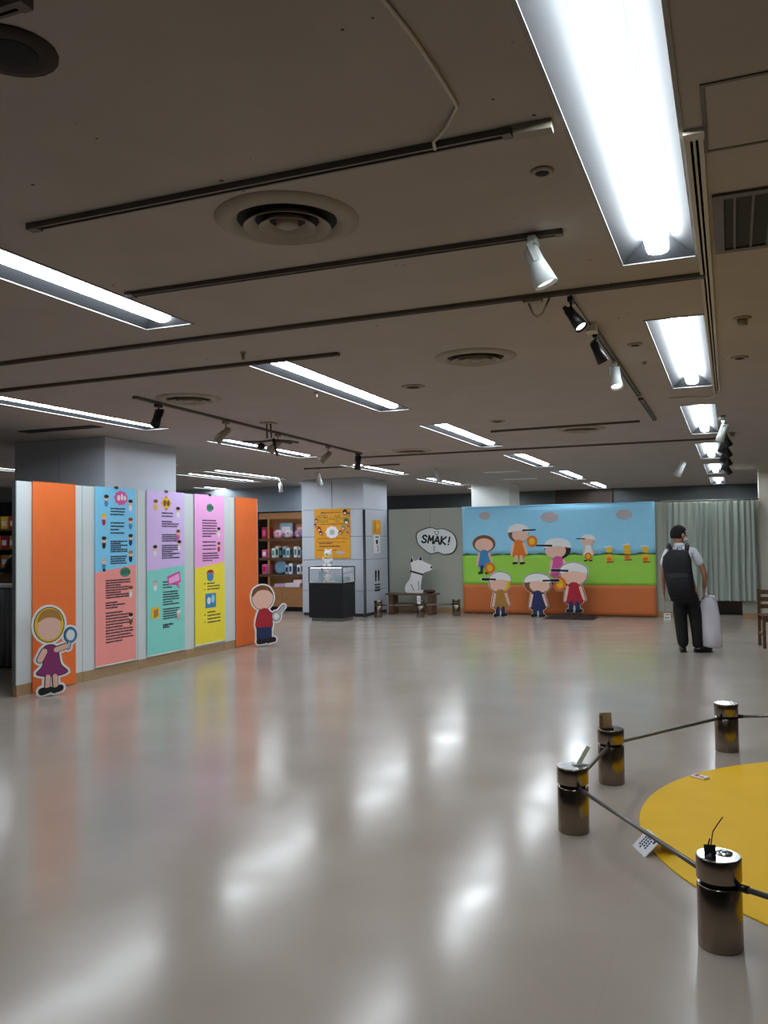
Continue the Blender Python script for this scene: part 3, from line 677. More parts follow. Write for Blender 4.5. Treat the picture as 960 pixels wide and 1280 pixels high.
q.tube([(-.08, -.012, 1.40), (-.045, -.012, 1.385), (-.075, -.012, 1.35), (-.05, -.012, 1.325), (-.08, -.012, 1.31)], .007, 6); q.build('printed_squiggle', P_black, e)

be = empty('bench', (-6.18, 16.55, 0), 0, 'low weathered wooden bench behind the small posts under the speech bubble', 'bench')
MB().box(-.58, .52, -.17, -.005, .405, .44, bev=.005).build('seat_plank', M_wooddk, be); MB().box(-.58, .52, .005, .17, .405, .44, bev=.005).build('seat_plank', M_wooddk, be)
for sx in (-.46, .40):
    MB().box(sx-.05, sx+.05, -.15, .15, 0, .405, bev=.006).build('leg', M_woodmd, be)
MB().box(-.41, .35, -.02, .02, .14, .24).build('stretcher', M_wooddk, be)
gl = empty('leather_mitt', (-5.78, 16.48, .44), 0, 'dark brown leather mitt lying on the end of the wooden bench', 'mitt')
MB().ball((0, 0, .045), .10, .085, .045, 16, 10).build('palm', mat('dark brown leather', srgb(66, 40, 30), .6, var=.2), gl)
for k in range(4): MB().tube([(.02-.05*k+.04, -.03, .06), (.03-.05*k+.05, -.09, .055), (.03-.05*k+.05, -.12, .03)], [.022, .022, .014], 8).build('finger', mat('dark brown leather', (0, 0, 0)), gl)
MB().tube([(-.08, .03, .05), (-.13, -.02, .05), (-.13, -.07, .03)], [.024, .024, .016], 8).build('thumb', mat('dark brown leather', (0, 0, 0)), gl)

dg = empty('dog_cutout', (-6.12, 16.62, .4435), 0, 'white cutout of a plain seated dog standing on the wooden bench', 'cutout')
dog = smooth([(-.20, 0), (.14, 0), (.15, .05), (.06, .06), (.07, .20), (.11, .36), (.20, .40), (.27, .44), (.26, .51), (.16, .56), (.10, .60), (.08, .69), (.02, .62), (-.06, .60), (-.10, .68), (-.12, .56), (-.10, .42), (-.14, .26), (-.22, .14)], 4)
DS = 1.12
MB().prism([(u*1.2, v*DS) for u, v in dog], -.006, .006).build('board', P_white, dg)
printed('printed_marks', [([(u*1.2, v*DS) for u, v in p_], m_) for p_, m_ in [([(-.10, .68), (-.125, .56), (-.07, .59)], P_black), ([(.08, .69), (.03, .615), (.095, .60)], P_black), (cap2((-.115, .40), (.10, .34), .016, .016), P_black), (ell(.262, .475, .016, .022), P_black), (cap2((.02, .22), (.03, .05), .005, .005), P_black), (cap2((-.12, .16), (-.06, .04), .005, .005), P_black)]], dg, -.0062)
MB().box(-.05, .05, .006, .1, 0, .012).build('rear_stand', P_grey, dg)

# ------------------------------------------------------------------ bollards and rods
def make_bollard():
    e = empty('bollard')
    MB().lathe([(.079, 0), (.081, .004), (.081, .232), (.078, .236)], 32).build('post', M_steel, e)
    MB().lathe([(.066, .234), (.066, .254)], 24).build('groove', M_slot, e)
    MB().lathe([(.079, .252), (.082, .256), (.082, .335), (.079, .340)], 32).build('cap', M_steel, e)
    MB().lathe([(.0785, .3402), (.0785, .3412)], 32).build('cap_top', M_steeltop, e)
    return e
bp0 = make_bollard(); BOL = [(-.08, 3.475), (-.815, 4.55), (-.745, 5.52), (-.075, 6.62), (.78, 6.95), (1.0, 2.9)]
BL = ['short round steel bollard nearest, with a wire clip standing on its bright top', 'short steel bollard at the barrier corner, with a clear clip on top',
      'short round steel bollard with a tan card standing on its top', 'short round steel bollard at the far end of the barrier with nothing on top',
      'short round steel bollard beyond the yellow mat, outside the picture edge', 'short round steel bollard before the yellow mat, outside the picture edge']
BL[0] = 'short steel bollard at the front, with a wire clip on its bright top'
for i, (x, y) in enumerate(BOL):
    o = bp0 if i == 0 else copy_tree(bp0); o.location = (x, y, 0); tag(o, BL[i], 'bollard', 'bollards around the yellow mat')
def rod(a, b, label, r=.011, z=.243, inset=.066):
    a, b = Vector(a), Vector(b); d = (b-a).normalized()
    A = a + d*inset; B = b - d*inset; e = empty('barrier_rod', (A.x, A.y, z), math.atan2(d.y, d.x), label, 'barrier rod', 'rods between the bollards')
    L = (B-A).length
    MB().tube([(.0, 0, 0), (L, 0, 0)], r, 10).build('rod', M_rope, e)
    MB().tube([(-.004, 0, 0), (.05, 0, 0)], r*1.3, 10).build('sleeve', M_black, e); MB().tube([(L-.05, 0, 0), (L+.004, 0, 0)], r*1.3, 10).build('sleeve', M_black, e)
rod(BOL[0], BOL[1], 'grey rod between the front bollard and the corner bollard')
rod(BOL[1], BOL[2], 'short grey rod between the corner bollard and the one with the tan card')
rod(BOL[2], BOL[3], 'grey rod between the tan card bollard and the far bollard')
rod(BOL[3], BOL[4], 'grey rod leaving the far bollard beyond the yellow mat')
rod(BOL[0], BOL[5], 'dark rod leaving the front bollard past the yellow mat')
# small bollards in front of the bench
SB = [(-6.64, 15.72), (-5.80, 15.90), (-5.20, 16.38)]
for (x, y), l in zip(SB, ['short steel bollard before the pillar at the start of the bench barrier', 'short steel bollard in front of the bench with a white tag', 'short steel bollard between the bench and the mural']):
    o = copy_tree(bp0); o.location = (x, y, 0); tag(o, l, 'bollard', 'bollards around the bench')
rod(SB[0], SB[1], 'thin rod crossing in front of the wooden bench'); rod(SB[1], SB[2], 'thin rod between the bench and the mural edge')
e = empty('tag_card', (-5.80, 15.815, .30), 0, 'small white tag card hanging on the bollard before the bench', 'card')
boxo('card', P_white, (-.035, .035, -.006, -.003, -.02, .13), e); text_rows('small_print', [(-.025, .025, .1-.025*k, .01) for k in range(4)], P_ink, e, -.006)

# yellow mat and the cards
tag(MB().lathe([(1.66, .0005), (1.66, .006), (1.657, .007)], 144).build('round_mat', M_yellowmat, None, (1.142, 5.0, 0)), 'large round yellow vinyl mat on the floor inside the rod barrier', 'mat')
e = empty('floor_card', (-.468, 4.364, .001), math.atan2(-.143, .075), 'tilted white notice card standing like a tent on the floor under the front rod', 'card')
T = Matrix.Rotation(R(-46), 4, 'X')
MB().box(-.08, .08, 0, .003, 0, .115, T).build('face', P_white, e)
MB().box(-.08, .08, -.003, 0, 0, .112, Matrix.Translation((0, .166, 0)) @ Matrix.Rotation(R(46), 4, 'X')).build('back_leaf', P_grey, e)
b = MB()
for k, (z0, z1) in enumerate([(.03, .085), (.02, .095), (.035, .09), (.03, .08)]):
    zz = z0
    while zz < z1: b.box(-.045+k*.022, -.033+k*.022, -.0012, 0, zz, zz+.010, T); zz += .014
b.box(.045, .062, -.0012, 0, .075, .10, T); stuff(b.build('small_print', P_navy, e))
e = empty('mat_card', (-.232, 5.79, .0075), R(-30), 'small white card with red print lying on the edge of the yellow mat', 'card')
boxo('card', P_white, (-.05, .05, -.03, .03, 0, .012), e, bev=.002)
b = MB(); b.box(-.035, -.005, -.018, .018, .012, .0128); b.box(.005, .035, -.018, .0, .012, .0128); stuff(b.build('small_print', P_red, e))
# things on the bollard tops
e = empty('wire_clip', (-.108, 3.435, .3414), R(10), 'thin black wire card clip standing on the front bollard', 'clip')
MB().tube([(0, 0, .008), (.004, 0, .05), (.012, .005, .095), (.032, .008, .125), (.05, .01, .15)], .0022, 6).tube([(-.02, 0, .004), (-.008, 0, .04), (.0, 0, .07)], .003, 6).build('wire', M_black, e)
MB().lathe([(.022, 0), (.020, .008), (.004, .02)], 16).build('foot', M_black, e)
MB().box(-.022, .02, -.012, -.006, .006, .045, Matrix.Rotation(R(-18), 4, 'X')).build('jaw', M_black, e)
e = empty('steel_clip_ring', (-.06, 3.495, .3414), 0, 'bright chrome ring plate lying on the front bollard top', 'ring plate')
MB().lathe([(.012, 0), (.03, 0), (.03, .004), (.012, .004)], 24, cap=False).build('ring', M_steeltop, e)
e = empty('card_stand', (-.76, 5.495, .3414), R(24), 'tan card standing in a clip on the third bollard of the barrier', 'card stand')
MB().box(-.045, .03, -.003, .003, .008, .10, Matrix.Rotation(R(-10), 4, 'X')).build('card', mat('tan card', srgb(150, 128, 100), .7), e)
MB().box(-.05, -.032, -.008, .012, 0, .09).build('clip_bar', mat('bronze clip', srgb(120, 98, 74), .4, metal=.5), e); MB().box(-.05, .035, -.015, .02, 0, .008).build('foot', M_steel, e)
e = empty('clear_clip', (-.79, 4.585, .3414), R(30), 'pale clear card clip leaning up from the corner bollard', 'clip')
MB().box(-.012, .012, -.002, .002, 0, .11, Matrix.Rotation(R(32), 4, 'Y')).build('blade', mat('clear acrylic', srgb(205, 215, 205), .15), e)
MB().box(-.03, .05, -.02, .02, 0, .006).build('foot', mat('clear acrylic', (0, 0, 0)), e)

# ------------------------------------------------------------------ curtain and corner
e = empty('curtain', (-1.15, 16.93, 0), 0, 'long grey green pleated curtain closing the gap beside the mural', 'curtain')
b = MB(); n = 220; cw = 1.55; zs = [.34, .36, .8, 1.3, 1.8, 2.15, 2.2]; G = []
rnd = [random.uniform(-1, 1) for _ in range(40)]
for i in range(n+1):
    t = i/n; colv = []
    for z in zs:
        sp = 1 - .25*(2.2-z)/1.9
        a = .034*math.sin(t*2*PI*15 + 1.6*math.sin(t*13)) + .018*math.sin(t*2*PI*31*sp) + .012*rnd[int(t*39)]
        a *= (.55 if z > 2.1 else 1) * (.6 + .4*math.sin(t*9+1)**2)
        colv.append(b.bm.verts.new((t*cw + (.01*math.sin(t*40) if z < 1 else 0) - .05*(1-t)*(2.2-z)/2, a, z)))
    G.append(colv)
for i in range(n):
    for j in range(len(zs)-1): b.bm.faces.new((G[i][j], G[i+1][j], G[i+1][j+1], G[i][j+1])).smooth = True
o = b.build('drape', M_curt, e); s = o.modifiers.new('thickness', 'SOLIDIFY'); s.thickness = .003
MB().tube([(-.1, 0, 2.225), (1.62, 0, 2.215)], .012).build('rail', M_beige, e)
for k in range(12): MB().lathe([(.016, -.004), (.02, 0), (.016, .004)], 12, Matrix.Translation((.05+k*.13, 0, 2.222)) @ Matrix.Rotation(PI/2, 4, 'Y'), cap=False).build('ring', M_beige, e)
e = empty('added_dark_cabinet', (-.45, 17.9, 0), 0, 'low dark brown cabinet added to darken the gap under the curtain', 'cabinet')  # made-up cabinet, placed to keep the gap under the curtain dark
boxo('body', mat('dark walnut', srgb(48, 32, 26), .6, var=.1), (-.75, .62, 0, .4, .05, .9), e, bev=.01)
boxo('door', mat('dark walnut', (0, 0, 0)), (-.73, -.07, -.02, 0, .1, .86), e); boxo('door', mat('dark walnut', (0, 0, 0)), (-.05, .6, -.02, 0, .1, .86), e); boxo('base', M_black, (-.72, .59, .02, .38, 0, .05), e)
# notice card at the mural foot
e = empty('notice_stand', (-1.16, 16.55, 0), 0, 'small white notice card standing on the floor at the mural edge', 'card')
boxo('card', P_white, (-.06, .06, -.004, 0, .0, .125), e); boxo('rear_leaf', P_grey, (-.05, .05, 0, .07, 0, .006), e)
text_rows('small_print', [(-.04, .04, .1, .018), (-.04, .03, .03, .012), (-.04, .04, .05, .012)], P_ink, e, -.004)
# brown slatted wooden chair at the picture edge
ch = empty('wooden_chair', (.54, 12.9, 0), R(8), 'brown slatted wooden chair standing beside the white column', 'chair')
for sx in (-.2, .2):
    MB().box(sx-.02, sx+.02, -.2, -.16, 0, .43, bev=.004).build('leg', M_woodmd, ch); MB().box(sx-.02, sx+.02, .16, .2, 0, .80, bev=.004).build('leg', M_woodmd, ch)
    MB().box(sx-.015, sx+.015, -.16, .16, .17, .20).build('stretcher', M_woodmd, ch)
MB().box(-.21, .21, -.21, -.17, .36, .42).box(-.21, .21, .165, .195, .36, .42).build('apron', M_woodmd, ch)
for k in range(5): MB().box(-.22, .22, -.215+k*.085, -.14+k*.085, .43, .452, bev=.004).build('seat_slat', M_woodmd, ch)
for k in range(3): MB().box(-.18, .18, .17, .19, .52+k*.1, .58+k*.1, bev=.004).build('back_slat', M_woodmd, ch)

# ------------------------------------------------------------------ pillar with poster, pole, notices, display case
# poster (faces -Y) at pillar B front y=15.75
e = empty('poster', (-7.66, 15.745, 0), 0, 'large orange event poster hung on the pale pillar above the display case', 'poster')
PW = .41
boxo('sheet', mat('poster orange', srgb(232, 160, 30), .6, var=.03), (-PW, PW, -.006, 0, 1.19, 2.22), e)
MB().tube([(0, .0, 2.22), (0, 0, 2.8)], .004, 6).build('hanging_wire', M_joint, e); MB().box(-PW, PW, -.010, .002, 2.215, 2.235).build('top_bar', M_ivory, e)
strokes('poster_title', TITLE, .13, .034, P_black, e, -.0065, -.33, 1.945, pitch=.132)
strokes('poster_title', TITLE, .13, .015, P_yel, e, -.0085, -.33, 1.945, pitch=.132)
text_rows('small_print', [(-.2, .2, 2.14, .018), (-.28, .28, 1.90, .02), (-.34, .34, 1.60, .014), (-.3, .0, 1.50, .03), (-.3, .18, 1.44, .03), (-.36, .1, 1.36, .016), (-.36, .3, 1.53, .012)], P_brn, e, -.0062)
sh = [([(.1, 1.28), (.28, 1.28), (.28, 1.34), (.1, 1.34)], P_cloud), (cloud(.0, 1.73, .15, .13, 9), P_white), (ell(.0, 1.73, .06, .06), P_cloud)]
for (u, v, r, m) in [(-.36, 1.98, .04, P_brn), (-.3, 1.8, .045, P_red), (.33, 1.95, .06, P_dkgreen), (.3, 2.14, .05, P_black), (.38, 2.1, .03, P_black), (-.22, 2.12, .03, P_brn), (.26, 1.82, .04, P_teal), (.38, 1.83, .03, P_red), (-.38, 1.88, .03, P_black), (-.25, 1.72, .035, P_black), (.2, 1.73, .035, P_brn), (.36, 1.71, .025, P_black)]:
    sh.append((ell(u, v, r, r*1.2), m)); sh.append((ell(u, v-r*.4, r*.6, r*.5), P_peach))
printed('poster_print', sh, e, -.0062)
tag(MB().lathe([(.045, 0), (.045, .008), (.028, .01), (.028, 2.17), (.03, 2.18)], 16).build('black_pole', M_black, None, (-6.90, 15.66, 0)), 'slim black pole standing at the corner of the pale pillar', 'pole')
def onright(name, y, z0, z1, wd, label, m, cat='notice'):
    e = empty(name, (-6.948, y, 0), PI/2, label, cat); boxo('sheet', m, (-wd/2, wd/2, -.004, 0, z0, z1), e); return e
e = onright('wall_notice', 16.42, 1.68, 1.98, .44, 'small orange notice on the narrow side of the pale pillar', mat('poster orange', (0, 0, 0)))
printed('notice_print', [([(-.15, 1.72), (-.05, 1.72), (-.05, 1.95), (-.15, 1.95)], P_tan), (ell(.06, 1.85, .08, .05), P_yel)], e, -.0042)
e = onright('wall_notice', 16.42, 1.28, 1.665, .36, 'white arrow notice below the orange one on the pale pillar', P_white)
printed('printed_arrow', [(ell(0, 1.52, .06, .05), P_black), (cap2((-.08, 1.62), (.08, 1.62), .012, .012), P_black)], e, -.0042)
b = MB(); b.tube([(.0, -.005, 1.44), (.05, -.005, 1.40), (.06, -.005, 1.36), (.02, -.005, 1.32)], .01, 6); b.build('curved_arrow', P_black, e)
e = empty('pillar_marking', (-6.948, 16.42, 0), PI/2, 'black footprints and small lettering stuck low on the pale pillar', 'sign')
printed('printed_feet', [(cap2((-.08, .72), (-.075, .88), .035, .05), P_black), (cap2((.08, .72), (.075, .88), .035, .05), P_black)], e, -.001)
text_rows('small_print', [(-.15, .15, .62, .035), (-.13, .15, .56, .04), (-.15, .15, .50, .05)], P_black, e, -.001)

dc = empty('display_case', (-7.255, 14.68, 0), 0, 'black display case with a glass top in front of the pale pillar', 'display case')
boxo('base_cabinet', M_blackcl, (-.40, .33, -.02, .56, .07, .74), dc, bev=.008); boxo('plinth', mat('grey plinth', srgb(110, 112, 112), .5), (-.36, .29, .02, .52, 0, .07), dc)
boxo('display_deck', P_white, (-.38, .31, 0, .54, .741, .752), dc)
for nm, d in (('glass_pane', (-.395, .325, -.015, -.010, .745, 1.04)), ('glass_pane', (-.395, .325, .55, .555, .745, 1.04)), ('glass_pane', (-.398, -.393, -.01, .55, .745, 1.04)), ('glass_pane', (.323, .328, -.01, .55, .745, 1.04)), ('glass_top', (-.398, .328, -.015, .555, 1.04, 1.046))):
    boxo(nm, M_glass, d, dc)
boxo('case_lamp', M_shoplamp, (-.37, .30, .0, .015, 1.030, 1.036), dc)
fr = MB()
for x in (-.395, .325):
    for y in (-.012, .552): fr.box(x-.008, x+.008, y-.008, y+.008, .742, 1.05)
for y in (-.012, .552): fr.box(-.387, .317, y-.008, y+.008, 1.036, 1.052)
for x in (-.395, .325): fr.box(x-.008, x+.008, -.004, .544, 1.036, 1.052)
fr.build('metal_frame', M_black, dc)
def plush(loc, label, s=1., scarf=True, name='plush_toy', m=None):
    e = empty(name, loc, 0, label, 'toy'); m = m or mat('white plush', srgb(232, 232, 236), .9, var=.03, bump=.4, bscale=80)
    MB().ball((0, 0, .09*s), .075*s, .065*s, .09*s).build('body', m, e); MB().ball((0, -.01*s, .225*s), .068*s, .062*s, .062*s).build('head', m, e)
    for k in (-1, 1):
        MB().ball((k*.05*s, 0, .28*s), .022*s, .014*s, .024*s, 10, 8).build('ear', m, e); MB().ball((k*.075*s, -.03*s, .12*s), .024*s, .022*s, .05*s, 10, 8).build('arm', m, e); MB().ball((k*.045*s, -.06*s, .025*s), .03*s, .045*s, .025*s, 10, 8).build('leg', m, e)
    MB().ball((0, -.062*s, .215*s), .028*s, .022*s, .02*s, 10, 8).build('muzzle', P_grey, e); MB().ball((0, -.083*s, .222*s), .009*s, .006*s, .007*s, 8, 6).build('nose', P_black, e)
    if scarf:
        MB().lathe([(.062*s, .155*s), (.078*s, .165*s), (.078*s, .175*s), (.06*s, .185*s)], 20, cap=False).build('scarf', P_yel, e)
    return e
plush((-7.33, 14.88, 1.048), 'white plush toy with a yellow scarf sitting on top of the display case', 1.15)
plush((-7.35, 14.88, .754), 'plain white figurine inside the glass of the display case', .85, False, 'figurine', P_white)
e = empty('folded_cloth', (-7.05, 14.93, .754), 0, 'pale blue folded cloth lying inside the display case', 'cloth'); boxo('fold', C('pale blue cloth', 178, 206, 216), (-.1, .1, -.14, .14, 0, .05), e, bev=.012); boxo('fold', C('pale blue cloth', 0, 0, 0), (-.09, .1, -.13, .13, .05, .09), e, bev=.012)
e = empty('picture_card', (-7.54, 15.0, .754), R(20), 'pale picture card propped inside the display case beside the figurine', 'card'); MB().box(-.07, .07, -.003, .003, 0, .2, Matrix.Rotation(R(-12), 4, 'X')).build('card', C('pale blue cloth', 0, 0, 0), e); boxo('easel', P_grey, (-.03, .03, 0, .07, 0, .006), e)

# ------------------------------------------------------------------ shop shelves behind the partition
SX0, SX1, SY = -9.95, -8.72, 16.6
sf = empty('shop_shelf', (SX0, SY, 0), 0, 'tall wooden shop shelf filled with goods beside the pale pillar', 'shelf unit')
SW = SX1-SX0
boxo('side_panel', M_black, (0, .03, 0, .45, 0, 2.2), sf); boxo('side_panel', M_black, (SW-.03, SW, 0, .45, 0, 2.2), sf)
boxo('back_panel', M_wood, (.03, SW-.03, .43, .45, .1, 2.2), sf); boxo('header', M_wood, (.03, SW-.03, 0, .03, 2.06, 2.2), sf); boxo('top', M_black, (-.01, SW+.01, -.01, .46, 2.2, 2.23), sf)
boxo('upright', M_wood, (.24, .28, .02, .05, .55, 2.06), sf)
for z, m in ((.53, M_wood), (.82, M_black), (1.19, M_black), (1.62, M_wood)): boxo('shelf_board', m, (.03, SW-.03, .01, .43, z-.025, z), sf)
for z in (.795, 1.165, 1.595):  # unseen strips added to brighten the goods, and lips that hide them
    boxo('added_fill_strip', M_shoplamp, (.06, SW-.06, .03, .055, z-.012, z-.001), sf); boxo('strip_lip', M_woodmd, (.03, SW-.03, .0, .012, z-.03, z+.026), sf)
boxo('added_fill_strip', M_shoplamp, (.06, SW-.06, .04, .065, 2.085, 2.098), sf)  # another added strip, tucked behind the header
boxo('cabinet_door', M_wood, (.035, SW/2-.004, -.012, .01, .10, .50), sf); boxo('cabinet_door', M_wood, (SW/2+.004, SW-.035, -.012, .01, .10, .50), sf); boxo('plinth', M_black, (.03, SW-.03, .03, .43, 0, .1), sf)
def good(x, y, z, dims, m, name, label, cat, group, lid=None, rz=0):
    e = empty(name, (SX0+x, SY+y, z), rz, label, cat, group); a, b_, c = dims
    boxo('body', m, (-a/2, a/2, -b_/2, b_/2, 0, c), e, bev=min(a, c)*.12)
    if lid: boxo('label_patch', lid, (-a*.32, a*.32, -b_/2-.002, -b_/2+.001, c*.25, c*.75), e)
    return e
cols = [P_white, P_grey, P_black, C('box pale blue', 150, 190, 210), P_white, C('box slate', 70, 84, 96)]
cn = ['white', 'pale grey', 'black', 'pale blue', 'plain white', 'slate']; ORD9 = ORD + ['seventh', 'eighth', 'ninth']
for k in range(9): good(.36+k*.094, .12, 1.191, (.08, .12, random.uniform(.2, .27)), cols[k % 6], 'goods_box', f'{cn[k % 6]} upright goods box, {ORD9[k]} along the row on the second shelf', 'box', 'goods boxes on the second shelf', P_ink if k % 2 else P_teal)
for k in range(5): good(.70+k*.10, .12, .821, (.085, .12, random.uniform(.2, .26)), cols[(k+3) % 6], 'goods_box', f'{cn[(k+3) % 6]} upright goods box, {ORD9[k]} along the row on the third shelf', 'box', 'goods boxes on the third shelf', P_navy)
for k, (x, l, m) in enumerate([(.44, 'pink patterned cushion on the top shelf of the shop shelf', C('cushion pink', 236, 190, 214)), (.70, 'white patterned cushion on the top shelf of the shop shelf', C('cushion white', 226, 220, 230)), (.98, 'lilac cushion at the end of the top shelf of the shop shelf', C('cushion lilac', 180, 150, 196))]):
    e = empty('cushion', (SX0+x, SY+.16, 1.621), 0, l, 'cushion'); MB().ball((0, 0, .1), .118, .1, .1, 18, 10).build('pad', m, e); printed('printed_dots', [(ell(-.05, .1, .02, .02), P_pink), (ell(.04, .12, .02, .02), P_red), (ell(0, .06, .015, .015), P_white)], e, -.097)
good(.55, .34, 1.621, (.34, .04, .36), C('box pale blue', 0, 0, 0), 'picture_book', 'tall pale book standing at the back of the top shelf', 'book', None, P_white)
good(.95, .36, 1.621, (.36, .04, .34), C('brick pink card', 180, 120, 110), 'picture_book', 'tall reddish book standing at the back of the top shelf', 'book', None, P_peach)
e = empty('round_plate', (SX0+.48, SY+.2, .821), 0, 'round blue plate propped on the third shelf of the shop shelf', 'plate'); MB().lathe([(.001, .0), (.10, .004), (.15, .02), (.15, .026), (.1, .012), (.001, .008)], 28, Matrix.Translation((0, 0, .15)) @ Matrix.Rotation(R(80), 4, 'X'), cap=False).build('dish', C('plate blue', 110, 150, 180), e); boxo('stand', M_black, (-.05, .05, -.03, .05, 0, .012), e)
good(.50, .2, .531, (.26, .25, .07), C('cloth lilac', 190, 176, 206), 'folded_cloth', 'lilac folded cloth on the lowest shelf of the shop shelf', 'cloth', None)
good(.84, .2, .531, (.38, .3, .09), C('cloth white', 222, 220, 232), 'folded_cloth', 'white folded cloth on the lowest shelf of the shop shelf', 'cloth', None)
good(.95, .22, .622, (.22, .22, .07), C('cloth pink', 226, 190, 206), 'folded_cloth', 'pink folded cloth stacked on the white one', 'cloth', None)
good(.13, .2, 1.621, (.12, .3, .26), P_red, 'goods_box', 'red goods box at the narrow end of the top shelf', 'box', None, P_pink)
good(.13, .2, 1.191, (.12, .3, .18), P_pink, 'goods_box', 'pink goods box at the narrow end of the second shelf', 'box', None, P_white)
good(.13, .2, .821, (.12, .3, .22), P_pink, 'goods_box', 'pink goods box at the narrow end of the third shelf', 'box', None, P_red)
struct(boxo('wall_shop', mat('pale shop wall', srgb(160, 172, 184), .7, var=.03), (-13.0, -8.45, 17.35, 17.45, 0, ZC)))
struct(boxo('trim_2', M_joint, (-8.62, -8.40, 17.2, 17.3, 0, ZC)))

# dark shop counter seen past the wide pillar
ct = empty('shop_counter', (-10.1, 8.2, 0), R(4), 'shop counter with a grey pleated skirt beyond the wide pillar', 'counter')
boxo('counter_top', mat('pale counter top', srgb(190, 196, 200), .4), (-1.0, 1.72, -.3, .4, 1.02, 1.06), ct)
b = MB(); G = []
for i in range(161):
    t = i/160; y = -.27 + .014*math.sin(t*2*PI*34); G.append([b.bm.verts.new((-.98+t*2.68, y, z)) for z in (.03, 1.02)])
for i in range(160): b.bm.faces.new((G[i][0], G[i+1][0], G[i+1][1], G[i][1])).smooth = True
o = b.build('pleated_skirt', mat('grey skirt cloth', srgb(112, 116, 120), .85), ct); o.modifiers.new('thickness', 'SOLIDIFY').thickness = .003
boxo('body', M_joint, (-.96, 1.68, -.2, .36, 0, 1.02), ct)
boxo('wooden_ledge', M_woodmd, (-1.0, 1.72, .0, .36, 1.06, 1.18), ct)
for k, (x, m, l) in enumerate([(1.36, P_black, 'black round hat stand on the dark shop counter')]):
    e = empty('hat_display', (-10.1+x, 8.46, 1.18), 0, l, 'hat'); MB().lathe([(.16, 0), (.17, .02), (.15, .12), (.12, .2), (.05, .25), (.002, .26)], 20, cap=False).build('crown', m, e); MB().lathe([(.15, .002), (.22, .004), (.22, .01), (.15, .014)], 20, cap=False).build('brim', m, e)
e = empty('shop_rack', (-10.2, 9.9, 0), R(4), 'dark shop rack with yellow and red packets behind the counter', 'rack')
boxo('back_board', M_joint, (-1.2, 1.72, .28, .3, 0, 2.25), e)
for z in (1.2, 1.5, 1.8): boxo('shelf_board', M_woodmd, (-1.2, 1.72, 0, .28, z-.02, z), e)
MB().tube([(-.40, -.03, 1.2), (-.40, -.03, 2.2)], .014).build('white_post', P_white, e); boxo('top_rail', M_black, (-1.2, 1.72, 0, .3, 2.22, 2.26), e)
for k in range(12):
    z = (1.2, 1.5, 1.8)[k % 3]; lx = -.16 - .155*(k//3); g = empty('packet', (-10.2+lx, 10.0+lx*.07, z+.002), R(4), f'{["yellow", "tan", "red"][(k + k//3) % 3]} packet, {ORD[k//3]} from the pillar side on the {["lowest", "middle", "top"][k % 3]} board of the dark rack', 'packet', 'packets on the dark shop rack')
    boxo('body', [P_yel, P_tan, P_red][(k + k//3) % 3], (-.065, .065, -.06, .06, 0, .2), g, bev=.01); boxo('label_patch', P_white, (-.04, .04, -.062, -.059, .05, .13), g)

# ------------------------------------------------------------------ the man with the backpack
def skin(name, V, E, m, parent, sub=2, root=0):
    me = bpy.data.meshes.new(name); me.from_pydata([v[0] for v in V], E, []); me.materials.append(m)
    o = bpy.data.objects.new(name, me); COL.objects.link(o); o.parent = parent
    md = o.modifiers.new('skin', 'SKIN'); md.use_smooth_shade = True; md.branch_smoothing = .4
    for i, v in enumerate(V):
        s = me.skin_vertices[0].data[i]; r = v[1]; s.radius = (r, r) if not isinstance(r, tuple) else r; s.use_root = (i == root)
    sb = o.modifiers.new('sub', 'SUBSURF'); sb.levels = sub; sb.render_levels = sub
    return o
pm = empty('person', (-.56, 12.05, 0), R(3), 'person in white short-sleeved shirt and black trousers seen from behind, wearing a face mask', 'person')
FD = Vector((.86, .5, 0)).normalized()     # the way the face looks
V = [((-.05, 0, .90), (.125, .095)), ((-.065, 0, 1.08), (.13, .10)), ((-.085, 0, 1.24), (.15, .105)), ((-.095, 0, 1.34), (.08, .06)), ((-.105, .012, 1.42), .052), ((-.11, .02, 1.475), .07), ((-.112, .03, 1.555), (.088, .096)), ((-.112, .025, 1.615), (.06, .066)),
     ((.07, 0, 1.345), .055), ((.155, -.03, 1.19), .046), ((.205, -.05, 1.02), .038), ((.20, .0, .90), .03), ((.19, .03, .84), .024),
     ((-.255, 0, 1.345), .055), ((-.30, -.01, 1.19), .045), ((-.325, -.015, 1.03), .037), ((-.325, .02, .88), .028), ((-.32, .035, .82), .024),
     ((-.14, 0, .83), .085), ((-.115, .015, .48), .055), ((-.09, -.01, .10), .036), ((.045, 0, .83), .085), ((.085, .03, .48), .055), ((.105, .02, .10), .036)]
Ed = [(0, 1), (1, 2), (2, 3), (3, 4), (4, 5), (5, 6), (6, 7), (3, 8), (8, 9), (9, 10), (10, 11), (11, 12), (3, 13), (13, 14), (14, 15), (15, 16), (16, 17), (0, 18), (18, 19), (19, 20), (0, 21), (21, 22), (22, 23)]
skin('body', V, Ed, M_skin, pm)
skin('shirt', [((-.045, 0, .83), (.172, .135)), ((-.06, 0, 1.06), (.16, .125)), ((-.085, 0, 1.24), (.175, .128)), ((-.095, 0, 1.345), (.14, .11)), ((-.105, .01, 1.415), (.078, .074)), ((.075, 0, 1.34), .073), ((.13, -.02, 1.22), .068), ((.165, -.035, 1.14), .070), ((-.26, 0, 1.34), .073), ((-.295, -.01, 1.22), .066), ((-.31, -.012, 1.14), .068)],
     [(0, 1), (1, 2), (2, 3), (3, 4), (3, 5), (5, 6), (6, 7), (3, 8), (8, 9), (9, 10)], M_shirt, pm)
MB().lathe([(.066, 0), (.075, .0), (.066, .05), (.058, .05)], 20, Matrix.Translation((-.106, .014, 1.40)) @ Matrix.Rotation(R(-12), 4, 'X'), cap=False).build('collar', M_shirt, pm)
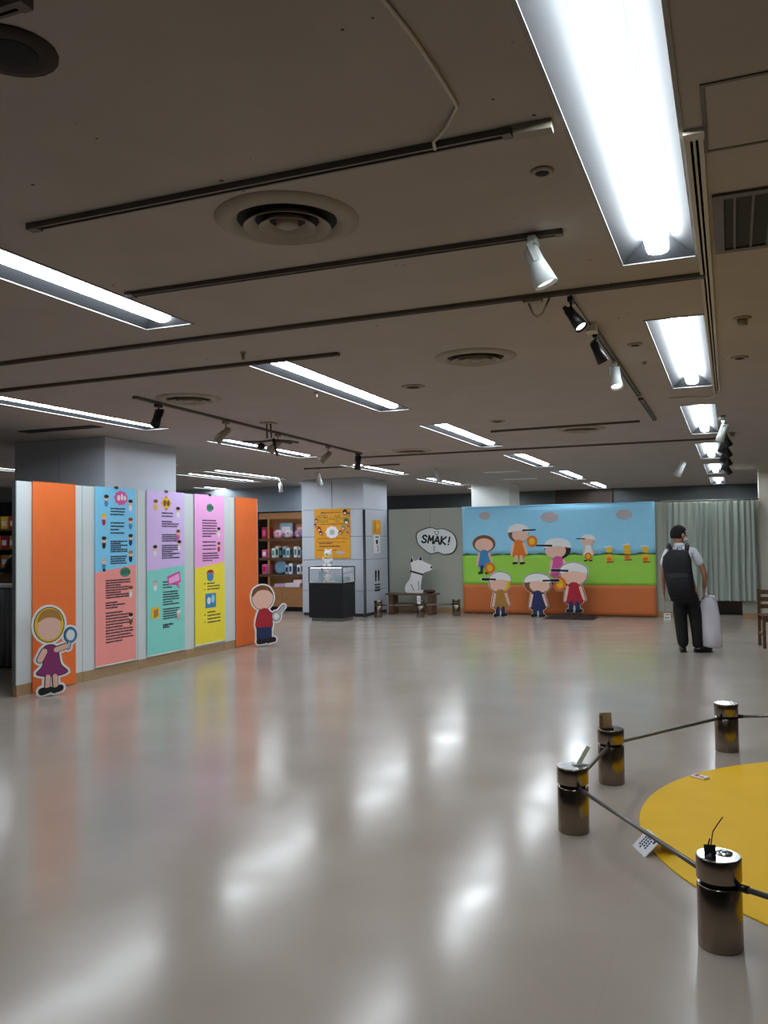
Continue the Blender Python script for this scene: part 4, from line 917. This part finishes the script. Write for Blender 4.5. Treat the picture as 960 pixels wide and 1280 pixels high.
skin('trousers', [((-.045, 0, .93), (.15, .118)), ((-.045, 0, .82), (.17, .13)), ((-.125, 0, .68), .115), ((-.115, .015, .46), .092), ((-.095, -.005, .20), .082), ((-.085, -.01, .05), .078), ((.04, 0, .68), .108), ((.075, .03, .46), .088), ((.09, .02, .20), .074), ((.095, .02, .05), .072)],
     [(0, 1), (1, 2), (2, 3), (3, 4), (4, 5), (1, 6), (6, 7), (7, 8), (8, 9)], M_trouser, pm)
for x, y, a in ((-.09, 0, .1), (.115, .0, -1.2)):
    s = MB(); Mx = Matrix.Translation((x, y, 0)) @ Matrix.Rotation(a, 4, 'Z')
    s.ball((0, .05, .04), .046, .13, .042, 16, 10, Mx); s.box(-.042, .042, -.07, .165, 0, .018, Mx, bev=.006); s.build('shoe', M_shoe, pm)
hd = Matrix.Translation((-.112, .03, 1.58)) @ Matrix.Scale(1.13, 4); q = Vector((0, 1, 0)).rotation_difference(FD).to_matrix().to_4x4()
hb = MB(); hb.ball((0, 0, 0), .088, .102, .108, 28, 20)
dl = [f for f in hb.bm.faces if (lambda c: (c.y > .035 and c.z < .055) or c.z < -.045 or (c.y > .0 and c.z < -.015))(f.calc_center_median())]
bmesh.ops.delete(hb.bm, geom=dl, context='FACES')
for v in hb.bm.verts: v.co *= 1 + .03*math.sin(v.co.x*160)*math.sin(v.co.z*140)
bmesh.ops.transform(hb.bm, matrix=hd @ q, verts=hb.bm.verts)
o = hb.build('hair', M_hair, pm); o.modifiers.new('thick', 'SOLIDIFY').thickness = .012
for sx in (-1, 1):
    MB().ball((sx*.088, .005, -.02), .012, .02, .032, 10, 8, hd @ q).build('ear', M_skin, pm)
    MB().ball((sx*.033, .083, .0), .012, .008, .008, 10, 8, hd @ q).build('eye', P_white, pm)
MB().ball((0, .095, -.03), .014, .02, .022, 10, 8, hd @ q).build('nose', M_skin, pm)
mk = MB(); mk.ball((0, .045, -.06), .066, .066, .05, 18, 12, hd @ q); mk.build('face_mask', P_white, pm)
MB().tube([hd @ q @ Vector(p) for p in ((.06, .06, -.03), (.088, .03, -.02), (.096, 0, -.005))], .004, 6).build('mask_loop', P_white, pm)
MB().tube([hd @ q @ Vector(p) for p in ((.085, .0, .008), (.088, .04, .008), (.07, .085, .006), (.0, .108, .006), (-.07, .085, .006))], .004, 6).build('glasses', M_black, pm)
def hand(wr, d, sx, curl):
    """palm with five separate fingers hanging along d"""
    wr = Vector(wr); d = Vector(d).normalized(); fw = Vector((0, 1, 0)); out = Vector((sx, 0, 0))
    P0 = wr + d*.045; V = [(tuple(wr), (.022, .028)), (tuple(P0), (.016, .036))]; Eg = [(0, 1)]
    o = skin('hand', V + [(tuple(P0 + d*.04), (.014, .036))], Eg + [(1, 2)], M_skin, pm, 2)
    for k, L in enumerate((.062, .072, .068, .054)):
        b = P0 + d*.045 + fw*(.03 - .02*k); c = -out*curl
        skin('finger', [(tuple(b - d*.02), .0085), (tuple(b + d*L*.4 + c*.006), .0082), (tuple(b + d*L*.75 + c*.022), .0075), (tuple(b + d*L*(1-.25*curl) + c*.04), .0062)], [(0, 1), (1, 2), (2, 3)], M_skin, o, 1)
    b = P0 + fw*.034 - d*.02
    skin('thumb', [(tuple(b), .0105), (tuple(b + fw*.022 + d*.025), .0098), (tuple(b + fw*.028 + d*.055 - out*.012), .0075)], [(0, 1), (1, 2)], M_skin, o, 1)
hand((-.32, .035, .825), (.02, .1, -1), -1, .5)
hand((.19, .03, .845), (.02, .15, -1), 1, 1.0)

# backpack
bk = empty('backpack', (-.56, 12.05, 0), R(3), 'large black backpack worn by the person in the white shirt', 'backpack')
def loft(rings, m, name, parent, seg=32, pw=.45):
    b = MB(); G = []
    for cx, cy, z, rx, ry in rings:
        G.append([b.bm.verts.new((cx + rx*math.copysign(abs(math.cos(t))**pw, math.cos(t)), cy + ry*math.copysign(abs(math.sin(t))**pw, math.sin(t)), z)) for t in [2*PI*k/seg for k in range(seg)]])
    for a, c in zip(G, G[1:]):
        for k in range(seg): b.bm.faces.new((a[k], a[(k+1) % seg], c[(k+1) % seg], c[k])).smooth = True
    b.bm.faces.new(G[0][::-1]); b.bm.faces.new(G[-1]); return b.build(name, m, parent)
loft([(-.08, -.21, .68, .11, .04), (-.08, -.21, .70, .15, .07), (-.09, -.225, .80, .172, .088), (-.12, -.23, 1.0, .18, .095), (-.145, -.23, 1.18, .185, .092), (-.145, -.225, 1.28, .172, .085), (-.13, -.215, 1.35, .13, .07), (-.125, -.21, 1.375, .08, .04)], M_navy, 'main_bag', bk)
loft([(-.10, -.32, .74, .12, .02), (-.10, -.325, .76, .14, .04), (-.12, -.33, .95, .145, .045), (-.135, -.325, 1.06, .14, .035), (-.135, -.32, 1.08, .11, .015)], M_navy, 'front_pocket', bk)
for x in (-.235, .025):
    MB().tube([(x*.7-.04, -.17, 1.33), (x*.85-.03, -.09, 1.405), (x*.9-.03, .02, 1.435), (x*1.0-.02, .12, 1.36), (x*1.05, .15, 1.22), (x*1.1, .10, 1.0), (x*1.05, -.14, .85)], [.026, .030, .028, .024, .02, .012, .01], 8).build('shoulder_strap', M_navy, bk)
MB().tube([(-.14, -.19, 1.35), (-.13, -.2, 1.395), (-.08, -.2, 1.395), (-.07, -.19, 1.35)], .008, 8).build('grab_loop', M_navy, bk)
MB().tube([(-.23, -.365, 1.0), (-.12, -.378, 1.01), (-.01, -.365, 1.0)], .004, 6).build('zip', M_black, bk)
# white bag in his hand
bg = empty('plastic_bag', (-.535, 12.05, 0), R(3), 'long white plastic bag held by the person in the white shirt', 'bag')
b = MB(); seg = 28; ringz = [(.06, .105, .05), (.075, .125, .065), (.2, .135, .075), (.4, .13, .075), (.55, .12, .065), (.66, .10, .05), (.72, .065, .035), (.75, .03, .02)]; RG = []
for z, rx, ry in ringz:
    cx = .235 - .03*(z-.4) ; RG.append([b.bm.verts.new((cx + rx*math.cos(t)*(1+.05*math.sin(5*t+z*9)), .06 + ry*math.sin(t)*(1+.10*math.sin(4*t+z*7)), z + .008*math.sin(3*t))) for t in [2*PI*k/seg for k in range(seg)]])
for a, c in zip(RG, RG[1:]):
    for k in range(seg): b.bm.faces.new((a[k], a[(k+1) % seg], c[(k+1) % seg], c[k])).smooth = True
b.bm.faces.new(RG[0][::-1]); b.bm.faces.new(RG[-1]); b.build('bag_body', M_bag, bg)
b = MB(); b.tube([(.215, .05, .735), (.195, .05, .765), (.175, .05, .78)], [.022, .016, .014], 8); b.tube([(.25, .06, .72), (.29, .06, .735), (.325, .055, .715)], [.028, .024, .008], 8); b.build('bag_handle', M_bag, bg)
